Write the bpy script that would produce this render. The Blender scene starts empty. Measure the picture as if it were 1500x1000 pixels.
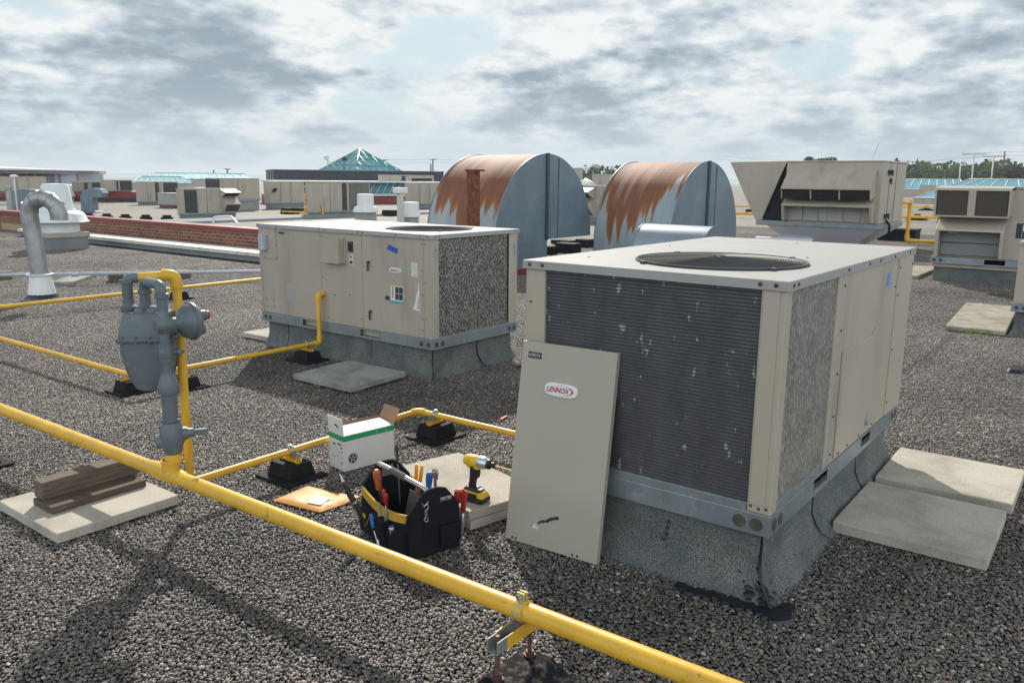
import bpy, bmesh, math, random
from mathutils import Vector, Matrix, noise
random.seed(7)
PI=math.pi; sin=math.sin; cos=math.cos
scene=bpy.context.scene
COL=scene.collection
# ------------------------------------------------------------------ survey of the place
# Roof frame: X and Y follow the building's own grid, Z is up, the gravel is at Z = 0.
F,PIT,ROLL,EYE=1193.3,.1971,.0097,1.65
BV=Vector((.60446676,.79663036,0)); AV=Vector((-.79663036,.60446676,0))
def ray(px,py):
    a,b=px-750,py-500
    u=a*cos(ROLL)+b*sin(ROLL); v=-a*sin(ROLL)+b*cos(ROLL)
    x=u/F; z=-v/F
    d=Vector((x, cos(PIT)+z*sin(PIT), -sin(PIT)+z*cos(PIT)))
    return Vector((d.dot(BV),d.dot(AV),d.z))
def gnd(px,py,z=0.0):
    d=ray(px,py); t=(z-EYE)/d.z; return Vector((d.x*t,d.y*t,z))
def onX(px,py,X):
    d=ray(px,py); t=X/d.x; return Vector((X,d.y*t,EYE+d.z*t))
def onY(px,py,Y):
    d=ray(px,py); t=Y/d.y; return Vector((d.x*t,Y,EYE+d.z*t))
def far(px,py,dist):
    d=ray(px,py); t=dist/math.hypot(d.x,d.y); return Vector((d.x*t,d.y*t,EYE+d.z*t))
# ------------------------------------------------------------------ materials
def nodes(name):
    m=bpy.data.materials.new(name); m.use_nodes=True
    nt=m.node_tree; return m,nt,nt.nodes['Principled BSDF']
def N(nt,t,**k):
    n=nt.nodes.new('ShaderNode'+t)
    for a,v in k.items():
        if a.startswith('i_'): n.inputs[a[2:].replace('_',' ')].default_value=v
        else: setattr(n,a,v)
    return n
def L(nt,a,ao,b,bi): nt.links.new(a.outputs[ao],b.inputs[bi])
def c4(c): return (c[0],c[1],c[2],1)
def ramp(nt,stops,interp='LINEAR'):
    r=N(nt,'ValToRGB'); cr=r.color_ramp; cr.interpolation=interp
    while len(cr.elements)<len(stops): cr.elements.new(.5)
    for e,(p,c) in zip(cr.elements,stops): e.position=p; e.color=c4(c) if len(c)==3 else c
    return r
def coords(nt,scale=(1,1,1),world=False,rot=(0,0,0)):
    mp=N(nt,'Mapping'); mp.inputs['Scale'].default_value=scale; mp.inputs['Rotation'].default_value=rot
    if world:
        g=N(nt,'NewGeometry'); L(nt,g,'Position',mp,'Vector')
    else:
        t=N(nt,'TexCoord'); L(nt,t,'Object',mp,'Vector')
    return mp
def noise_n(nt,scale,detail=4,rough=.6,mp=None,dist=0):
    n=N(nt,'TexNoise'); n.inputs['Scale'].default_value=scale; n.inputs['Detail'].default_value=detail
    n.inputs['Roughness'].default_value=rough; n.inputs['Distortion'].default_value=dist
    if mp: L(nt,mp,'Vector',n,'Vector')
    return n
def mixc(nt,fac,a,b,mode='MIX'):
    m=N(nt,'Mix'); m.data_type='RGBA'; m.blend_type=mode
    for idx,v in ((0,fac),(6,a),(7,b)):
        if isinstance(v,(int,float)): m.inputs[idx].default_value=v
        elif isinstance(v,tuple) and isinstance(v[0],(int,float)): m.inputs[idx].default_value=c4(v)
        else: nt.links.new(v[0].outputs[v[1]],m.inputs[idx])
    return (m,2)
def lk(nt,src,dst,inp): nt.links.new(src[0].outputs[src[1]],dst.inputs[inp])
def bump(nt,bsdf,src,strength=.3,dist=.01):
    b=N(nt,'Bump'); b.inputs['Strength'].default_value=strength; b.inputs['Distance'].default_value=dist
    lk(nt,src,b,'Height'); L(nt,b,'Normal',bsdf,'Normal'); return b
def paint(name,c,rough=.5,metal=0,var=.12,scale=3,dirt=None,dscale=8,dthr=(.62,.75),bmp=0,bscale=60,streak=False,spec=.5,ray_=1):
    """painted or bare surface: soft tone variation, optional dirt with a shape of its own, fine bump"""
    m,nt,b=nodes(name)
    mp=coords(nt,(1,1,.22) if streak else (1,1,1))
    n=noise_n(nt,scale,5,.6,mp)
    lo=tuple(max(0,x*(1-var)) for x in c); hi=tuple(min(1,x*(1+var)) for x in c)
    r=ramp(nt,[(.3,lo),(.7,hi)]); L(nt,n,'Fac',r,'Fac'); src=(r,'Color')
    if dirt:
        n2=noise_n(nt,dscale,8,.65,mp); r2=ramp(nt,[(dthr[0],(0,0,0)),(dthr[1],(1,1,1))]); L(nt,n2,'Fac',r2,'Fac')
        src=mixc(nt,(r2,'Color'),src,dirt)
    lk(nt,src,b,'Base Color')
    b.inputs['Metallic'].default_value=metal
    b.inputs['Specular IOR Level'].default_value=spec
    rr=N(nt,'MapRange'); rr.inputs['To Min'].default_value=max(.05,rough-.08); rr.inputs['To Max'].default_value=min(1,rough+.1)
    L(nt,n,'Fac',rr,'Value'); L(nt,rr,'Result',b,'Roughness')
    if bmp:
        n3=noise_n(nt,bscale,4,.6,coords(nt)); bump(nt,b,(n3,'Fac'),bmp,.004)
    return m
M={}
BEIGE=(.44,.388,.318)
M['beige']=paint('beige_sheet_metal',BEIGE,.42,0,.05,1.6,dirt=(.27,.235,.19),dscale=2.2,dthr=(.56,.86),streak=True,bmp=.05,bscale=9)
M['beige2']=paint('beige_sheet_metal_aged',(.41,.36,.297),.5,0,.08,2,dirt=(.26,.23,.19),dscale=2.6,dthr=(.52,.8),streak=True,bmp=.06,bscale=7)
M['beige_top']=paint('chalky_beige_top',(.36,.355,.35),.62,0,.05,2.5,dirt=(.27,.25,.22),dscale=6,dthr=(.56,.8),bmp=.08,bscale=5,spec=.25)
M['rail']=paint('galvanized_rail',(.27,.315,.345),.38,.55,.14,6,dirt=(.42,.46,.48),dscale=14,dthr=(.55,.75),bmp=.04)
M['galv']=paint('galvanized_duct',(.33,.345,.355),.42,.55,.25,7,dirt=(.28,.24,.2),dscale=5,dthr=(.55,.75),bmp=.1,bscale=20)
M['galv_new']=paint('bright_sheet_metal',(.62,.66,.72),.32,.75,.1,4,bmp=.1,bscale=5)
M['yellow']=paint('yellow_gas_pipe_paint',(.70,.405,.036),.40,0,.14,5,dirt=(.26,.16,.04),dscale=30,dthr=(.60,.70),bmp=.12,bscale=70)
M['pipegray']=paint('gray_meter_paint',(.115,.140,.155),.42,0,.12,8,dirt=(.21,.24,.25),dscale=18,dthr=(.58,.74),bmp=.12,bscale=60)
M['conduit']=paint('pale_pvc_pipe',(.42,.45,.50),.45,0,.08,3,bmp=.03)
M['black']=paint('black_rubber',(.012,.013,.017),.75,0,.35,10,dirt=(.05,.045,.04),dscale=22,dthr=(.62,.78),bmp=.3,bscale=70,spec=.22)
M['fabric']=paint('black_ballistic_fabric',(.010,.011,.016),.82,0,.3,20,bmp=.5,bscale=260,spec=.25)
M['fabric_y']=paint('yellow_fabric',(.50,.30,.035),.8,0,.15,20,dirt=(.1,.07,.03),dscale=12,dthr=(.6,.75),bmp=.4,bscale=240)
M['steel']=paint('bare_steel',(.48,.48,.47),.3,.85,.1,12,bmp=.06)
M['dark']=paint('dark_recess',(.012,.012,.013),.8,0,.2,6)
M['screw']=paint('rusty_screw',(.11,.06,.045),.55,.4,.2,60)
M['rust']=paint('rusted_steel',(.17,.055,.028),.82,.1,.35,9,dirt=(.32,.12,.04),dscale=18,dthr=(.5,.7),bmp=.5,bscale=60)
M['white']=paint('white_fan_housing',(.72,.74,.75),.5,0,.06,3,dirt=(.42,.40,.36),dscale=5,dthr=(.6,.85),streak=True,bmp=.04)
M['red']=paint('dark_red_coping',(.21,.028,.032),.42,0,.14,2,dirt=(.3,.14,.12),dscale=6,dthr=(.6,.8))
M['coping']=paint('white_coping',(.62,.60,.54),.55,0,.08,2,dirt=(.36,.33,.26),dscale=5,dthr=(.55,.8),bmp=.05)
M['navy']=paint('painted_shadow_strip',(.035,.045,.07),.6,0,.3,4)  # navy colour stands for the shadow below the red fascia
M['bluegray']=paint('blue_gray_sheet',(.155,.205,.25),.42,.15,.08,1.3,dirt=(.20,.26,.31),dscale=1.6,dthr=(.45,.65),bmp=.05,bscale=3)
M['tape']=paint('blue_tape',(.02,.09,.38),.5,0,.1,30)
M['tape2']=paint('pale_blue_tape',(.18,.30,.56),.5,0,.1,30)
M['paper']=paint('white_paper',(.72,.72,.72),.6,0,.05,20,bmp=.1,bscale=20)
M['paper_grime']=paint('weathered_label',(.58,.60,.58),.6,0,.1,30,dirt=(.3,.32,.3),dscale=60,dthr=(.55,.68))
M['ink']=paint('dark_ink',(.035,.036,.045),.6,0,.2,80)
M['redink']=paint('red_ink',(.36,.015,.03),.4,0,.05,60)
M['skyink']=paint('sky_blue_ink',(.10,.33,.46),.6,0,.3,60)
M['badge']=paint('glossy_white_badge',(.74,.74,.76),.15,0,.02,10)
M['lightline']=paint('pale_print',(.62,.63,.62),.5,0,.05,10)
M['card']=paint('brown_cardboard',(.36,.22,.13),.8,0,.1,14,bmp=.15,bscale=40)
M['cardwhite']=paint('white_cardboard',(.66,.66,.66),.62,0,.04,9,bmp=.08,bscale=30)
M['green']=paint('green_print',(.01,.30,.13),.5,0,.05,20)
M['envelope']=paint('manila_padded_paper',(.64,.30,.055),.55,0,.06,9,bmp=.6,bscale=16)
M['ty']=paint('tool_yellow_plastic',(.70,.45,.02),.35,0,.05,20,dirt=(.16,.12,.06),dscale=50,dthr=(.6,.7))
M['tb']=paint('tool_black_plastic',(.02,.02,.022),.45,0,.2,20,dirt=(.12,.11,.1),dscale=50,dthr=(.64,.74))
M['to']=paint('orange_handle',(.40,.10,.035),.35,0,.1,30)
M['toy']=paint('amber_handle',(.78,.34,.02),.35,0,.1,30)
M['tr']=paint('red_handle',(.38,.025,.03),.35,0,.1,30)
M['tbl']=paint('blue_handle',(.02,.12,.38),.35,0,.1,30)
M['tg']=paint('green_handle',(.02,.2,.07),.35,0,.1,30)
M['grip']=paint('gray_foam_grip',(.09,.09,.095),.8,0,.1,30,bmp=.3,bscale=100)
M['tan']=paint('tan_fascia',(.42,.28,.16),.7,0,.08,3)
M['tealmetal']=paint('teal_roof_metal',(.19,.36,.37),.4,.2,.1,1)
M['navyclad']=paint('dark_ribbed_cladding',(.055,.062,.075),.55,.1,.12,2)
M['whiteroof']=paint('white_fascia',(.62,.63,.63),.5,0,.05,2)
M['grayroof']=paint('gray_roof_membrane',(.20,.215,.225),.8,0,.15,1.2,bmp=.1)
M['bark']=paint('bark',(.09,.07,.05),.9,0,.3,6,bmp=.3)
M['moss']=paint('moss',(.12,.13,.03),.9,0,.5,30,bmp=.5)
M['filterm']=paint('brown_filter_mesh',(.075,.06,.05),.85,0,.2,40,bmp=.5,bscale=120)
M['clampm']=paint('chipped_yellow_clamp',(.62,.42,.06),.45,.2,.1,10,dirt=(.42,.43,.42),dscale=40,dthr=(.50,.58))
M['bluelight']=paint('pale_blue_gray_sheet',(.25,.30,.35),.4,.1,.08,3)
M['plasticred']=paint('faded_red_plastic',(.40,.13,.10),.6,0,.1,20)
M['coilcore']=paint('coil_gap',(.062,.064,.073),.7,.2,.1,6)
M['beige_clean']=paint('clean_beige_sheet',(.395,.358,.305),.45,0,.03,1.2,bmp=.03,bscale=5)
M['guard']=paint('dark_coated_wire',(.075,.075,.078),.55,.2,.1,20,spec=.3)
M['dustyblack']=paint('dusty_black_rubber',(.012,.013,.017),.85,0,.35,10,dirt=(.11,.09,.07),dscale=26,dthr=(.50,.62),bmp=.4,bscale=70,spec=.15)
M['beige_dk']=paint('browned_beige_sheet',(.27,.235,.18),.6,0,.15,2)
M['louvre']=paint('dull_gray_louvre',(.19,.20,.20),.6,0,.12,3)
M['palesheet']=paint('pale_blue_white_sheet',(.76,.79,.85),.4,.1,.05,1,bmp=.05,bscale=3)
M['pole']=paint('galvanized_pole',(.55,.55,.54),.5,.3,.1,1)
M['woodpole']=paint('dark_timber_pole',(.13,.11,.10),.8,0,.1,1)
def pavement(name,c,stain,scale=1):
    m,nt,b=nodes(name); mp=coords(nt)
    n1=noise_n(nt,2.3*scale,6,.65,mp); n2=noise_n(nt,160,3,.7,mp); n3=noise_n(nt,26,5,.7,mp)
    r1=ramp(nt,[(.32,stain),(.55,c),(.8,tuple(x*1.12 for x in c))]); L(nt,n1,'Fac',r1,'Fac')
    r2=ramp(nt,[(.3,(.72,.72,.72)),(.6,(1.06,1.06,1.06))]); L(nt,n2,'Fac',r2,'Fac')
    s=mixc(nt,1.0,(r1,'Color'),(r2,'Color'),'MULTIPLY')
    v=N(nt,'TexVoronoi'); v.inputs['Scale'].default_value=26; L(nt,mp,'Vector',v,'Vector')
    rv=ramp(nt,[(.07,(.22,.21,.19)),(.13,(1,1,1))]); L(nt,v,'Distance',rv,'Fac')
    g=ramp(nt,[(.5,(0,0,0)),(.62,(1,1,1))]); L(nt,n3,'Fac',g,'Fac')
    rv2=mixc(nt,(g,'Color'),(1.,1.,1.),(rv,'Color'))
    s=mixc(nt,1.0,s,rv2,'MULTIPLY'); lk(nt,s,b,'Base Color'); b.inputs['Roughness'].default_value=.9
    a=N(nt,'Math',operation='ADD'); L(nt,n2,'Fac',a,0); L(nt,n3,'Fac',a,1); bump(nt,b,(a,'Value'),.55,.004)
    return m
M['paver']=pavement('concrete_paver',(.50,.46,.395),(.32,.285,.235))
M['paver_gray']=pavement('gray_concrete_paver',(.33,.33,.30),(.17,.17,.15),1.6)  # grayer, darker mix than the other pavers
M['paver_tan']=pavement('weathered_tan_paver',(.36,.33,.27),(.19,.16,.115),2.2)
def wood(name,c):
    m,nt,b=nodes(name); mp=coords(nt,(1.2,14,14))
    n=noise_n(nt,6,8,.7,mp,.6); r=ramp(nt,[(.3,tuple(x*.45 for x in c)),(.55,c),(.75,tuple(min(1,x*1.5) for x in c))]); L(nt,n,'Fac',r,'Fac')
    L(nt,r,'Color',b,'Base Color'); b.inputs['Roughness'].default_value=.85; bump(nt,b,(n,'Fac'),.5,.004); return m
M['wood']=wood('weathered_lumber',(.115,.082,.058))
M['wood2']=wood('gray_weathered_lumber',(.15,.115,.088))
def membrane():
    m,nt,b=nodes('granular_cap_sheet'); mp=coords(nt)
    n=noise_n(nt,230,2,.8,mp); r=ramp(nt,[(.36,(.035,.039,.040)),(.5,(.125,.138,.138)),(.66,(.32,.335,.325))]); L(nt,n,'Fac',r,'Fac')
    n2=noise_n(nt,5,5,.6,mp); r2=ramp(nt,[(.35,(.62,.66,.70)),(.65,(1.05,1.03,1.0))]); L(nt,n2,'Fac',r2,'Fac')
    lk(nt,mixc(nt,1.0,(r,'Color'),(r2,'Color'),'MULTIPLY'),b,'Base Color'); b.inputs['Roughness'].default_value=.85
    bump(nt,b,(n,'Fac'),.5,.003); return m
M['membrane']=membrane()
M['tar']=paint('roofing_tar',(.008,.009,.014),.35,0,.3,20,bmp=.5,bscale=30)
def coil_flecked(name,dark,light,thr,lines=True,sc=1.0):
    """finned coil behind a grille: fluff caught in it shows as short upright flecks"""
    m,nt,b=nodes(name)
    mp=coords(nt,(175*sc,175*sc,44*sc)); n=noise_n(nt,1,2,.55,mp,.3)
    r=ramp(nt,[(thr,(0,0,0)),(thr+.07,(1,1,1))]); L(nt,n,'Fac',r,'Fac')
    n2=noise_n(nt,5,4,.6,coords(nt)); r2=ramp(nt,[(.3,tuple(x*.7 for x in dark)),(.7,tuple(x*1.4 for x in dark))]); L(nt,n2,'Fac',r2,'Fac')
    s=mixc(nt,(r,'Color'),(r2,'Color'),light); lk(nt,s,b,'Base Color')
    b.inputs['Roughness'].default_value=.6; b.inputs['Metallic'].default_value=.2
    bump(nt,b,(n,'Fac'),.6,.006); return m
M['coil_fleck']=coil_flecked('flecked_coil_grille',(.060,.057,.052),(.40,.38,.34),.515)
M['coil_fleck2']=coil_flecked('dusty_coil_grille',(.185,.172,.152),(.42,.40,.365),.53,sc=1.0)
M['coil_far']=coil_flecked('far_coil_grille',(.045,.046,.05),(.10,.10,.10),.6,sc=.5)
def fins():
    m,nt,b=nodes('aluminium_fins'); mp=coords(nt,(1,1,1)); 
    n=noise_n(nt,9,6,.7,coords(nt,(1,1,.5))); r=ramp(nt,[(.3,(.070,.072,.080)),(.75,(.135,.137,.145))]); L(nt,n,'Fac',r,'Fac')
    v=noise_n(nt,34,2,.5,coords(nt,(1,1,.35))); rv=ramp(nt,[(.675,(0,0,0)),(.70,(1,1,1))]); L(nt,v,'Fac',rv,'Fac')
    v2=noise_n(nt,6,9,.75,coords(nt,(1,1,.4))); rv2=ramp(nt,[(.68,(0,0,0)),(.82,(.55,.55,.55))]); L(nt,v2,'Fac',rv2,'Fac')
    s=mixc(nt,(rv,'Color'),(r,'Color'),(.40,.40,.38)); s=mixc(nt,(rv2,'Color'),s,(.34,.34,.33))
    lk(nt,s,b,'Base Color'); b.inputs['Metallic'].default_value=.35; b.inputs['Roughness'].default_value=.5; return m
M['fins']=fins()
def brick():
    m,nt,b=nodes('red_brown_brick'); g=N(nt,'NewGeometry'); sp=N(nt,'SeparateXYZ'); L(nt,g,'Position',sp,'Vector')
    cb=N(nt,'CombineXYZ'); ad=N(nt,'Math',operation='ADD'); L(nt,sp,'X',ad,0); L(nt,sp,'Y',ad,1); L(nt,ad,'Value',cb,'X'); L(nt,sp,'Z',cb,'Y')
    t=N(nt,'TexBrick'); t.inputs['Scale'].default_value=1.0; t.inputs['Brick Width'].default_value=.21; t.inputs['Row Height'].default_value=.075
    t.inputs['Mortar Size'].default_value=.007; t.inputs['Color1'].default_value=(.16,.055,.035,1); t.inputs['Color2'].default_value=(.26,.10,.06,1); t.inputs['Mortar'].default_value=(.34,.27,.22,1)
    L(nt,cb,'Vector',t,'Vector'); n=noise_n(nt,3,5,.6,coords(nt)); r=ramp(nt,[(.3,(.75,.75,.75)),(.7,(1.15,1.1,1.1))]); L(nt,n,'Fac',r,'Fac')
    lk(nt,mixc(nt,1.0,(t,'Color'),(r,'Color'),'MULTIPLY'),b,'Base Color'); b.inputs['Roughness'].default_value=.85
    bump(nt,b,(t,'Fac'),-.4,.006); return m
M['brick']=brick()
def rustscoop(name,seed,lo,span,margin):
    """rust that has run down from the crown of the hood in tapering tongues (object Z is height, object Y runs along the barrel)"""
    m,nt,b=nodes(name); tc=N(nt,'TexCoord'); sp=N(nt,'SeparateXYZ'); L(nt,tc,'Object',sp,'Vector')
    def one_d(scale,detail,off):
        cb=N(nt,'CombineXYZ'); L(nt,sp,'Y',cb,'X'); cb.inputs['Y'].default_value=seed+off
        mz=N(nt,'Math',operation='MULTIPLY'); L(nt,sp,'Z',mz,0); mz.inputs[1].default_value=.10/scale; L(nt,mz,'Value',cb,'Z')
        return noise_n(nt,scale,detail,.62,cb)
    a=one_d(2.3,2,0); c=one_d(8,5,3.1)
    s1=N(nt,'Math',operation='MULTIPLY'); L(nt,a,'Fac',s1,0); s1.inputs[1].default_value=3.4
    s2=N(nt,'Math',operation='MULTIPLY'); L(nt,c,'Fac',s2,0); s2.inputs[1].default_value=2.7
    ad=N(nt,'Math',operation='ADD'); L(nt,s1,'Value',ad,0); L(nt,s2,'Value',ad,1)      # about 1.95 mid
    edge=N(nt,'MapRange'); edge.inputs['From Min'].default_value=margin[0]; edge.inputs['From Max'].default_value=margin[1]; edge.inputs['To Min'].default_value=-1.1; edge.inputs['To Max'].default_value=0
    L(nt,sp,'Y',edge,'Value'); ad2=N(nt,'Math',operation='ADD'); L(nt,ad,'Value',ad2,0); L(nt,edge,'Result',ad2,1)
    edge2=N(nt,'MapRange'); edge2.inputs['From Min'].default_value=margin[2]; edge2.inputs['From Max'].default_value=margin[3]; edge2.inputs['To Min'].default_value=0; edge2.inputs['To Max'].default_value=-1.3
    L(nt,sp,'Y',edge2,'Value'); ad3=N(nt,'Math',operation='ADD'); L(nt,ad2,'Value',ad3,0); L(nt,edge2,'Result',ad3,1)
    hz=N(nt,'MapRange'); hz.inputs['From Min'].default_value=lo; hz.inputs['From Max'].default_value=lo+span; hz.inputs['To Min'].default_value=-3.6; hz.inputs['To Max'].default_value=-1.35
    L(nt,sp,'Z',hz,'Value'); tot=N(nt,'Math',operation='ADD'); L(nt,ad3,'Value',tot,0); L(nt,hz,'Result',tot,1)
    mask=ramp(nt,[(0,(0,0,0)),(.10,(1,1,1))]); L(nt,tot,'Value',mask,'Fac')
    rc=ramp(nt,[(0,(.46,.36,.16)),(.06,(.38,.15,.045)),(.25,(.235,.085,.038)),(.6,(.19,.078,.05)),(1,(.36,.20,.145))]); 
    fine=noise_n(nt,1,6,.7,coords(nt,(3,26,4))); sc_=N(nt,'Math',operation='MULTIPLY'); L(nt,fine,'Fac',sc_,0); sc_.inputs[1].default_value=.35
    half=N(nt,'Math',operation='MULTIPLY'); L(nt,tot,'Value',half,0); half.inputs[1].default_value=.55
    q=N(nt,'Math',operation='ADD'); L(nt,half,'Value',q,0); L(nt,sc_,'Value',q,1); q2=N(nt,'Math',operation='SUBTRACT'); L(nt,q,'Value',q2,0); q2.inputs[1].default_value=.12
    L(nt,q2,'Value',rc,'Fac')
    base=noise_n(nt,1,4,.6,coords(nt,(1,5,.6))); rb=ramp(nt,[(.35,(.24,.31,.36)),(.6,(.33,.385,.40)),(.75,(.38,.38,.30))]); L(nt,base,'Fac',rb,'Fac')
    lk(nt,mixc(nt,(mask,'Color'),(rb,'Color'),(rc,'Color')),b,'Base Color')
    rr=N(nt,'MapRange'); rr.inputs['To Min'].default_value=.38; rr.inputs['To Max'].default_value=.72; L(nt,mask,'Color',rr,'Value'); L(nt,rr,'Result',b,'Roughness')
    w=N(nt,'TexWave'); w.wave_type='BANDS'; w.bands_direction='Z'; w.inputs['Scale'].default_value=5; w.inputs['Distortion'].default_value=.6; L(nt,tc,'Object',w,'Vector')
    bump(nt,b,(w,'Fac'),.03,.01); return m
def glass(name,c,rough=.12):
    m,nt,b=nodes(name); n=noise_n(nt,.35,3,.5,coords(nt)); r=ramp(nt,[(.35,tuple(x*.82 for x in c)),(.65,tuple(min(1,x*1.15) for x in c))]); L(nt,n,'Fac',r,'Fac')
    L(nt,r,'Color',b,'Base Color'); b.inputs['Roughness'].default_value=rough; b.inputs['Specular IOR Level'].default_value=.3; return m
M['teal']=glass('teal_tinted_glazing',(.075,.27,.33),.35); M['teal_pale']=glass('pale_teal_glazing',(.36,.60,.64),.25)
M['glassgray']=glass('gray_blue_glazing',(.16,.20,.24),.2)
def leaf(name,c):
    m,nt,b=nodes(name); g=N(nt,'NewGeometry'); r=ramp(nt,[(0,tuple(x*.7 for x in c)),(.6,c),(1,tuple(x*1.3 for x in c))])
    L(nt,g,'Random Per Island',r,'Fac'); L(nt,r,'Color',b,'Base Color'); b.inputs['Roughness'].default_value=.7; return m
M['leafd']=leaf('dark_green_leaves',(.060,.105,.055)); M['leafm']=leaf('mid_green_leaves',(.11,.165,.065)); M['leafp']=leaf('purple_leaves',(.045,.042,.055))
# gravel -------------------------------------------------------------
def pebble_mat():
    m,nt,b=nodes('river_pebbles'); g=N(nt,'NewGeometry'); oi=N(nt,'ObjectInfo')
    a=N(nt,'Math',operation='ADD'); L(nt,g,'Random Per Island',a,0); L(nt,oi,'Random',a,1)
    f=N(nt,'Math',operation='FRACT'); L(nt,a,'Value',f,0)
    r=ramp(nt,[(0,(.055,.053,.055)),(.2,(.100,.095,.093)),(.42,(.165,.152,.142)),(.56,(.120,.116,.118)),(.74,(.225,.205,.185)),(.83,(.15,.118,.098)),(.91,(.29,.27,.25)),(.955,(.20,.145,.115)),(.985,(.38,.365,.345)),(1,(.52,.50,.48))])
    L(nt,f,'Value',r,'Fac')
    geo=coords(nt,(1,1,0),world=True); n=noise_n(nt,.55,5,.62,geo); r2=ramp(nt,[(.33,(.56,.54,.56)),(.48,(1.02,.97,.93)),(.66,(1.5,1.42,1.33))]); L(nt,n,'Fac',r2,'Fac')
    str_=noise_n(nt,1,5,.6,coords(nt,(.28,2.4,0),world=True),.4); rs_=ramp(nt,[(.30,(.50,.50,.54)),(.40,(1,1,1))]); L(nt,str_,'Fac',rs_,'Fac')
    r2=mixc(nt,1.0,(r2,'Color'),(rs_,'Color'),'MULTIPLY')[0]
    # bare, wet patch beside the left unit
    s=mixc(nt,1.0,(r,'Color'),(r2,2),'MULTIPLY')
    for (x,y,rad,sx) in PATCH:
        d=N(nt,'Mapping'); d.vector_type='POINT'; gg=N(nt,'NewGeometry'); d.inputs['Location'].default_value=(-x*sx,-y,0); d.inputs['Scale'].default_value=(sx,1,0)
        L(nt,gg,'Position',d,'Vector'); ln=N(nt,'VectorMath',operation='LENGTH'); L(nt,d,'Vector',ln,0)
        nn=noise_n(nt,5,5,.7,geo); ns=N(nt,'Math',operation='MULTIPLY_ADD'); L(nt,nn,'Fac',ns,0); ns.inputs[1].default_value=rad*2.2; L(nt,ln,'Value',ns,2)
        rr=N(nt,'MapRange'); rr.inputs['From Min'].default_value=rad*1.75; rr.inputs['From Max'].default_value=rad*2.05; L(nt,ns,'Value',rr,'Value')
        s=mixc(nt,(rr,'Result'),mixc(nt,.78,s,(.02,.022,.032)),s)
    lk(nt,s,b,'Base Color'); b.inputs['Roughness'].default_value=.52; b.inputs['Specular IOR Level'].default_value=.45
    return m
PATCH=[(5.95,4.12,.22,.55),(3.9,7.4,.12,.7)]
M['pebble']=pebble_mat()
def deck():
    m,nt,b=nodes('far_gravel'); geo=coords(nt,(1,1,1),world=True)
    v=N(nt,'TexVoronoi'); v.inputs['Scale'].default_value=38; L(nt,geo,'Vector',v,'Vector')
    sp=N(nt,'SeparateColor'); L(nt,v,'Color',sp,'Color')
    r=ramp(nt,[(0,(.06,.057,.057)),(.5,(.15,.135,.12)),(.85,(.24,.21,.18)),(1,(.45,.43,.4))]); L(nt,sp,'Red',r,'Fac')
    n=noise_n(nt,.12,6,.6,coords(nt,(.5,1,0),world=True)); r2=ramp(nt,[(.35,(.75,.75,.77)),(.65,(1.3,1.24,1.15))]); L(nt,n,'Fac',r2,'Fac')
    lk(nt,mixc(nt,1.0,(r,'Color'),(r2,'Color'),'MULTIPLY'),b,'Base Color'); b.inputs['Roughness'].default_value=.8
    bump(nt,b,(v,'Distance'),-.8,.012); return m
M['deck']=deck()
M['underlay']=paint('bitumen_underlay',(.022,.021,.022),.8,0,.3,4)
def landm():
    m,nt,b=nodes('farmland'); n=noise_n(nt,.004,6,.6,coords(nt,world=True)); r=ramp(nt,[(.35,(.05,.075,.04)),(.65,(.10,.12,.06))]); L(nt,n,'Fac',r,'Fac'); L(nt,r,'Color',b,'Base Color'); b.inputs['Roughness'].default_value=.9; return m
M['land']=landm()
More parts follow.
